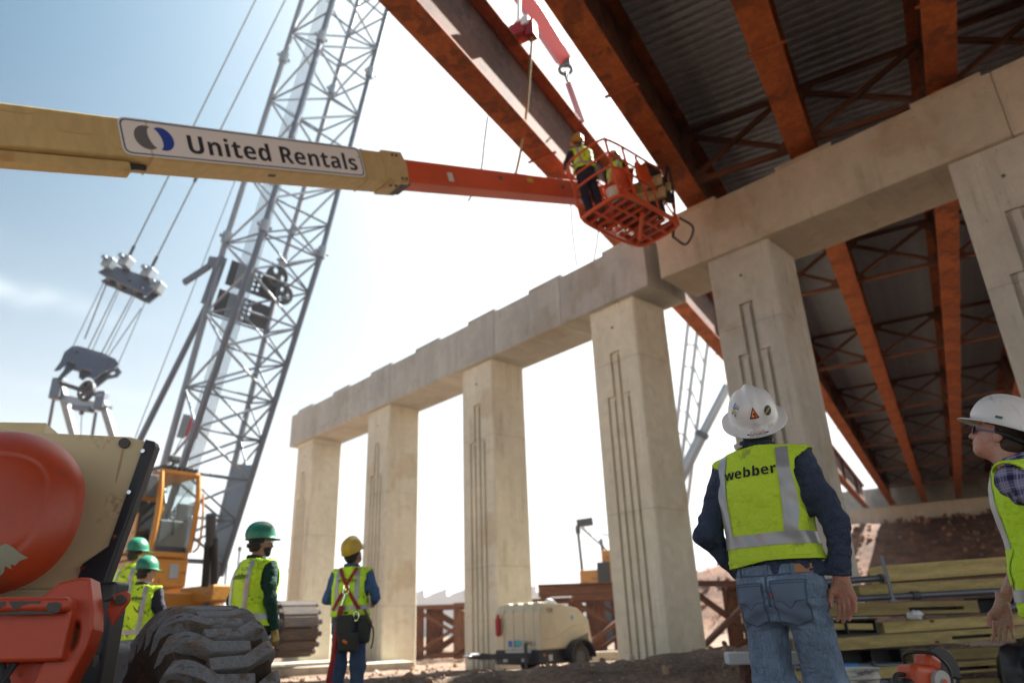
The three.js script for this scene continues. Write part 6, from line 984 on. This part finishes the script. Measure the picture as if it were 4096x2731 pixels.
// ---------- buckets, bottle, plank ----------
function bucket(lab, x, z, y, m, m2, r = 0.15) {
  const o = thing('bucket', lab, 'bucket', [x, y, z]);
  mesh('pail', new THREE.LatheGeometry([[0.001, 0], [r * 0.86, 0], [r * 0.98, 0.36], [r * 1.04, 0.362], [r * 1.04, 0.34], [r * 0.99, 0.335], [r * 1.0, 0.3], [r * 1.04, 0.298], [r * 1.04, 0.285], [r * 0.97, 0.28], [r * 0.95, 0.362], [r * 0.83, 0.012], [0.001, 0.012]].map(([a, b]) => new THREE.Vector2(a, b)), 36), m, o);
  mesh('label', new THREE.CylinderGeometry(r * 0.955, r * 0.9, 0.16, 24, 1, true, -0.9, 1.8).translate(0, 0.17, 0).scale(1.012, 1, 1.012), m2, o);
  mesh('handle', tubeOf([V(r * 1.03, 0.3, 0), V(r * 0.9, 0.2, r * 0.7), V(0, 0.12, r * 1.12), V(-r * 0.9, 0.2, r * 0.7), V(-r * 1.03, 0.3, 0)], 0.004), steelLight, o);
  return o;
}
{
  const wh = mat([1, 1, 1], 0.6, { map: tex(256, (u, v) => { const k = step(0.5, 0.65, tfbm(u, v, 5, 3, 5)), t = lerp(0.82, 0.52, k); return [t, t * 0.99, t * 0.95]; }) });
  bucket('dirty white plastic bucket behind the man\'s right leg', 2.62, -6.2, 0.06, wh, mat([0.5, 0.56, 0.6], 0.7), 0.155);
  const q = spot(868, 1512, 19.2); bucket('red and black bucket standing beside the cream column', q.x, q.z, ground(q.x, q.z), mat([0.05, 0.04, 0.04], 0.6), mat([0.55, 0.05, 0.03], 0.5), 0.24).scale.set(1, 1.15, 1);
  const bt = V(1.25, 0, -11.1), o = thing('plastic_bottle', 'empty clear plastic water bottle lying on the dark dirt', 'bottle', [bt.x, ground(bt.x, bt.z) + 0.04, bt.z], 0.4);
  mesh('bottle', new THREE.LatheGeometry([[0.001, 0], [0.03, 0], [0.034, 0.02], [0.033, 0.12], [0.034, 0.15], [0.014, 0.2], [0.014, 0.225], [0.001, 0.225]].map(([a, b]) => new THREE.Vector2(a, b)), 20).rotateZ(-Math.PI / 2), pmat([0.8, 0.85, 0.9], 0.15, { transmission: 0.6, thickness: 0 }), o);
  mesh('label', new THREE.CylinderGeometry(0.0345, 0.0345, 0.05, 20, 1, true).rotateZ(Math.PI / 2).translate(0.085, 0, 0), mat([0.1, 0.2, 0.6], 0.5), o);
  const pl = thing('pale_plank', 'pale grey plank on blocks between the nearest cream column and the man', 'plank', [3.0, 0.34, -8.6], -0.12);
  mesh('board', tri(rbox(1.5, 0.12, 0.34, 0.012, 0, 0.06, 0, 0, 0, -0.02), 0.8), mat([0.55, 0.58, 0.6], 0.8), pl); mesh('block', [box(0.2, 0.34, 0.3, -0.5, -0.17, 0), box(0.2, 0.34, 0.3, 0.5, -0.17, 0)], rustDark, pl);
}
// ---------- pile of timbers, pipes and pockets at the right ----------
const woodTex = (seedz) => tex(512, (u, v) => { const w = v * 9 + 0.8 * tfbm(u, v, 2, seedz, 3), ring = 0.5 + 0.5 * Math.sin(w * 7 + 2 * noise3(u * 4, v * 4, seedz, 4)), n = noise3(u * 14, v * 160, seedz, 160), f = tfbm(u, v, 40, 8, 2); let k = 0; for (const [a, b, r] of [[0.2, 0.45, 0.02], [0.63, 0.7, 0.016], [0.84, 0.22, 0.02]]) { const d = Math.hypot((u - a) * 1.0, (v - b) * 2.2); k = Math.max(k, 1 - step(r * 0.8, r * 1.6, d)); } const t = 0.9 + 0.1 * ring + 0.12 * (n - 0.5) + 0.08 * (f - 0.5); return [lerp(0.735 * t, 0.38, k), lerp(0.665 * t, 0.26, k), lerp(0.45 * t, 0.16, k)]; });
const woods = [[4, 1, 0.97, 0.9], [11, 0.82, 0.8, 0.75], [23, 0.6, 0.57, 0.54]].map(([s, r, g, b]) => mat([r, g, b], 0.85, { map: woodTex(s) }));
{
  const baseP = V(4.2, 0, -7.95), yaw = 0.14, X = V(Math.cos(yaw), 0, -Math.sin(yaw)), Zv = V(Math.sin(yaw), 0, Math.cos(yaw)), gy = 0.0;
  const put = (x, y, z) => baseP.clone().addScaledVector(X, x).addScaledVector(Zv, z).setY(gy + y);
  const rows = [ // [x0, x1, y centre, height, z, tilt, slot?]
    [-0.45, 1.75, 1.235, 0.165, 0.0, 0.04, 1, 'topmost timber of the pile, with a long slot'], [-0.78, 1.6, 1.07, 0.1, 0.05, 0.022, 1, 'slotted timber just below the topmost one'], [-1.5, 0.45, 0.86, 0.12, 0.12, -0.014, 1, 'slotted timber in the middle left of the pile'], [-0.6, 1.9, 0.70, 0.105, 0.06, 0.018, 1, 'slotted timber in the middle of the pile'], [-1.6, 0.85, 0.565, 0.11, 0.16, 0.014, 1, 'slotted timber below the middle of the pile'], [-0.4, 1.75, 0.425, 0.1, 0.1, -0.012, 1, 'slotted timber low in the pile behind the saw'], [-1.7, 0.75, 0.285, 0.1, 0.2, 0.02, 1, 'slotted timber above the bottom one'], [-1.2, 1.2, 0.14, 0.11, 0.26, 0.0, 1, 'bottom timber of the pile'], [1.35, 2.9, 0.86, 0.11, 0.0, 0.03, 0, 'short timber behind the woman'], [1.4, 2.9, 0.47, 0.11, 0.05, 0.0, 0, 'short lower timber behind the woman'], [0.7, 1.9, 0.2, 0.11, 0.5, 0.07, 1, 'short slotted timber by the saw'], [-1.75, -0.4, 1.0, 0.07, -0.05, 0.05, 0, 'thin board at the upper left of the pile'], [-1.8, -0.7, 0.72, 0.06, 0.02, -0.03, 0, 'thin board at the left of the pile']];
  rows.forEach(([x0, x1, y, h, z, tl, slot, lab], i) => {
    const c = put((x0 + x1) / 2, y + rnd(-0.012, 0.012), z + rnd(-0.05, 0.05)), L0 = x1 - x0, o = thing('slotted_timber', 'pale new ' + lab, 'timber', c.toArray(), yaw + rnd(-0.07, 0.07), 'timbers in the pile at the right'); o.rotation.z = tl + rnd(-0.012, 0.012); o.rotation.x = rnd(-0.05, 0.05);
    const sx = 0.28 * L0 * (i % 2 ? 1 : 0.9), sl = 0.42 + 0.1 * (i % 3), holes = slot ? [[[sx - sl / 2, -0.024], [sx - sl / 2, 0.006], [sx + sl / 2, 0.006], [sx + sl / 2, -0.024]]] : [];
    const m = woods[i % 3], g = tri(extr([[-L0 / 2, -h / 2], [L0 / 2, -h / 2], [L0 / 2, h / 2], [-L0 / 2, h / 2]], 0.24, 0.006, holes), 1.1, i * 0.17);
    mesh('board', g, m, o); if (slot) mesh('slot_back', box(sl + 0.04, 0.05, 0.02, sx, -0.01, 0.0), black, o);
  });
  const pockets = [[0.9, 0.86, 0.0], [-1.05, 0.70, 0.06], [1.3, 0.56, 0.1], [-1.2, 1.05, -0.06], [-0.85, 0.42, 0.06], [1.2, 0.29, 0.1], [-1.5, 0.14, 0.05]];
  pockets.forEach(([x, y, z], i) => { const o = thing('black_steel_shoe', 'black channel shaped steel shoe wedged ' + ['beside the middle left timber', 'left of the middle timber', 'right of the timber below the middle', 'below the second timber', 'left of the low timber', 'right of the low timber', 'at the bottom of the pile'][i], 'steel shoe', put(x, y, z).toArray(), yaw, 'black steel shoes in the timber pile'); mesh('channel', [box(0.75, 0.014, 0.2, 0, 0.07, 0), box(0.75, 0.014, 0.2, 0, -0.07, 0), box(0.75, 0.14, 0.014, 0, 0, -0.09)], black, o); mesh('web_plate', [box(0.012, 0.13, 0.17, -0.36, 0, 0), box(0.012, 0.13, 0.17, 0.05, 0, 0), box(0.012, 0.13, 0.17, 0.36, 0, 0)], black, o); });
  const pipes = [[-1.6, 1.11, -0.55, 1.15, 0.2, 0.032], [-1.7, 0.95, 0.9, 0.99, 0.2, 0.03], [0.6, 0.8, 2.2, 1.08, 0.26, 0.034], [-1.7, 0.37, -0.3, 0.34, 0.3, 0.03], [-1.7, 0.24, -0.1, 0.19, 0.34, 0.026], [0.3, 0.97, 1.8, 1.03, 0.18, 0.024]];
  const pm = mat([0.12, 0.135, 0.16], 0.45, { metalness: 0.5 });
  pipes.forEach(([x0, y0, x1, y1, z, r], i) => { const a = put(x0, y0, z), b = put(x1, y1, z), o = thing('steel_pipe', 'grey steel prop pipe ' + ['at the upper left of the timber pile', 'running across under the second timber', 'slanting behind the woman\'s forearm', 'with a blue band low in the pile', 'lying below the blue banded pipe', 'just above the middle of the pile'][i], 'pipe', a.toArray(), 0, 'prop pipes in the timber pile'); wmesh('tube', rod(a, b, r, 14), pm, o); wmesh('collar', [rod(a.clone().lerp(b, 0.55), a.clone().lerp(b, 0.58), r * 1.5, 14), rod(a.clone().lerp(b, 0.97), b, r * 1.4, 14)], steelDark, o); if (i === 3) wmesh('blue_band', rod(a.clone().lerp(b, 0.3), a.clone().lerp(b, 0.45), r * 1.03, 14), mat([0.05, 0.2, 0.5], 0.5), o); });
  for (const [x, y0, y1, lab] of [[-0.56, 0.93, 1.36, 'upper'], [-0.42, 0.12, 0.42, 'lower']]) { const o = thing('flat_steel_bar', lab + ' flat steel bar standing upright against the timber pile', 'steel bar', put(x, y0, 0.3).toArray(), yaw, 'flat bars against the pile'); mesh('bar', box(0.035, y1 - y0, 0.012, 0, (y1 - y0) / 2, 0, 0, 0, 0.06), pm, o); mesh('end_plate', box(0.09, 0.02, 0.03, 0.01, 0.0, 0), pm, o); }
  const rag = thing('white_rag', 'crumpled white rag on the middle left timber', 'rag', put(-0.3, 0.79, 0.22).toArray()); { const g = new THREE.IcosahedronGeometry(0.06, 3), p = g.attributes.position; for (let i = 0; i < p.count; i++) { tq.fromBufferAttribute(p, i); tq.multiplyScalar(0.7 + 0.7 * noise3(tq.x * 40 + 9, tq.y * 40, tq.z * 40)); p.setXYZ(i, tq.x * 1.3, tq.y * 0.7, tq.z); } g.computeVertexNormals(); mesh('cloth', g, mat([0.7, 0.72, 0.75], 0.9), rag); }
  const bag = thing('black_bag', 'black plastic sheet heaped behind the orange saw', 'plastic sheet', put(0.32, 0.0, 0.9).toArray()); { const g = new THREE.SphereGeometry(0.36, 40, 28), p = g.attributes.position; for (let i = 0; i < p.count; i++) { tq.fromBufferAttribute(p, i); const k = 0.75 + 0.5 * noise3(tq.x * 7 + 9, tq.y * 5, tq.z * 7) + 0.1 * noise3(tq.x * 22, tq.y * 18, tq.z * 22); p.setXYZ(i, tq.x * k * 0.9, Math.max(0, tq.y * k + 0.22), tq.z * k * 0.7); } g.computeVertexNormals(); mesh('sheet', g, mat([0.012, 0.013, 0.015], 0.35), bag); }
}
{ // cut-off saw on a block in front of the pile
  const sp = spot(2118, 1520, 4.9), o = thing('cut_off_saw', 'orange and black cut-off saw resting in front of the timber pile', 'saw', [sp.x, 0.0, sp.z], 0.35), y = sp.y - 0.2;
  const or = mat([0.6, 0.085, 0.02], 0.4), wg = mat([0.5, 0.5, 0.47], 0.5), bk = mat([0.02, 0.02, 0.022], 0.5);
  mesh('rest_block', rbox(0.7, Math.max(0.05, y - 0.02), 0.4, 0.02, 0, (y - 0.02) / 2, 0), rustDark, o);
  const g2 = new THREE.Group(); g2.name = 'machine'; o.add(g2); g2.position.y = y; g2.scale.setScalar(0.8);
  mesh('engine_housing', [rbox(0.3, 0.2, 0.22, 0.06, -0.08, 0.13, 0, 0, 0, -0.15)], or, g2); mesh('top_cover', [rbox(0.16, 0.14, 0.18, 0.05, 0.08, 0.24, -0.02, 0, 0, -0.5)], or, g2);
  mesh('starter_cover', [disc(0.09, 0.05, 28, 0.02, 0.1, 0.13, Math.PI / 2), disc(0.03, 0.06, 16, 0.02, 0.1, 0.14, Math.PI / 2)], wg, g2); mesh('starter_badge', disc(0.026, 0.062, 16, 0.02, 0.1, 0.142, Math.PI / 2), or, g2);
  mesh('front_handle', tubeOf([V(0.1, 0.02, 0.15), V(0.12, 0.2, 0.15), V(0.05, 0.31, 0.1), V(-0.05, 0.33, 0), V(-0.06, 0.3, -0.12), V(0.0, 0.1, -0.15)], 0.014, 40, 10), bk, g2);
  mesh('rear_handle', [tubeOf([V(-0.18, 0.16, 0), V(-0.32, 0.16, 0), V(-0.35, 0.08, 0), V(-0.3, 0.02, 0), V(-0.16, 0.04, 0)], 0.02, 30, 10), rbox(0.2, 0.16, 0.18, 0.05, -0.2, 0.06, 0)], bk, g2);
  mesh('blade_guard', [extr([...Array(15)].map((_, i) => [0.2 * Math.cos(-0.4 + i / 14 * 3.4), 0.2 * Math.sin(-0.4 + i / 14 * 3.4)]), 0.06, 0.01).translate(0.3, 0.16, -0.1)], bk, g2);
  mesh('cutting_disc', disc(0.17, 0.006, 36, 0.3, 0.16, -0.1, Math.PI / 2), mat([0.25, 0.24, 0.23], 0.5, { metalness: 0.5 }), g2);
}
// ---------- rigging over the left girder ----------
{
  const red = mat([0.32, 0.01, 0.014], 0.5), hemp = mat([0.45, 0.36, 0.2], 0.95);
  const p0 = spot(1168, -60, 15), p1 = spot(1294, 138, 19), o = thing('red_crane_boom', 'red crane boom with hook seen through the gap beside the left girder', 'crane boom', p1.toArray());
  wmesh('boom_section', [bar(p0, p1, 0.28, 0.36, V(1, 1, 0)), bar(p0.clone().add(V(0.05, 0.35, 0)), p1.clone().add(V(0.02, 0.22, 0)), 0.2, 0.2)], red, o);
  wmesh('boom_edge', [bar(p0.clone().add(V(0.14, -0.02, 0.2)), p1.clone().add(V(0.12, -0.02, 0.16)), 0.05, 0.05)], steelLight, o);
  const h = spot(1299, 160, 18.5), h2 = spot(1303, 192, 17.5), h3 = spot(1336, 280, 13.9);
  wmesh('hook_block', [rbox(0.28, 0.3, 0.2, 0.05).applyMatrix4(M4().setPosition(spot(1298, 142, 18.9))), new THREE.TorusGeometry(0.16, 0.05, 10, 20).applyMatrix4(M4().setPosition(h)), new THREE.TorusGeometry(0.12, 0.04, 10, 20).rotateY(1.2).applyMatrix4(M4().setPosition(spot(1302, 176, 18)))], steelDark, o);
  wmesh('sling', [bar(h2, h3, 0.12, 0.03), bar(spot(1308, 188, 17.5), spot(1340, 280, 13.9), 0.06, 0.03)], red, o);
  wmesh('boom_back', rod(p0, p0.clone().add(p0.clone().sub(p1).multiplyScalar(0.5)), 0.3, 8), red, o);
  const cl = spot(1194, 76, 12.2), c = thing('beam_clamp', 'red and white beam clamp gripping the top flange of the left girder', 'clamp', cl.toArray(), -AG);
  mesh('jaw', [rbox(0.3, 0.28, 0.26, 0.03), rbox(0.16, 0.34, 0.2, 0.03, 0.22, -0.06, 0)], red, c); mesh('shackle', new THREE.TorusGeometry(0.09, 0.03, 8, 18).translate(0, 0.2, 0), steelLight, c); mesh('wedge', rbox(0.14, 0.2, 0.16, 0.03, 0.16, 0.1, 0.06), mat([0.7, 0.7, 0.68], 0.5), c);
  const ln = (lab, pts, r, m, name = 'tag_line') => { const w = pts.map((q) => spot(...q)), t = thing(name, lab, 'rope', w[0].toArray(), 0, 'ropes on the girder'); wmesh('rope', tubeOf(w, r, 30, 6), m, t); return t; };
  ln('taut pale lifting line rising from the beam clamp', [[1191, 60, 12.2], [1192, 20, 12.4], [1194, -60, 12.9]], 0.035, mat([0.7, 0.69, 0.66], 0.7));
  ln('hemp tag line hanging from the beam clamp across the girder', [[1222, 84, 12.0], [1219, 130, 12.0], [1211, 240, 12.0], [1199, 330, 12.0], [1184, 400, 12.1], [1170, 440, 12.2]], 0.022, hemp);
  ln('thin rope hanging from the left girder down behind the boom', [[1120, 268, 11.4], [1112, 330, 11.3], [1104, 395, 11.1], [1088, 440, 11.0], [1075, 462, 11.0]], 0.012, ropeSteel);
  ln('thin pale line from the platform down to the grey pier cap', [[1311, 470, 13.4], [1316, 540, 13.7], [1325, 610, 14.6]], 0.012, steelLight);
  ln('pale line hanging from the platform floor to the grey pier cap', [[1377, 500, 12.6], [1372, 550, 13.4], [1364, 600, 14.5]], 0.014, steelLight);
}
// ---------- thin dusty haze over the site ----------
scene.fog = new THREE.FogExp2(0xf4f2ee, 0.0006);
renderer.render(scene, camera);
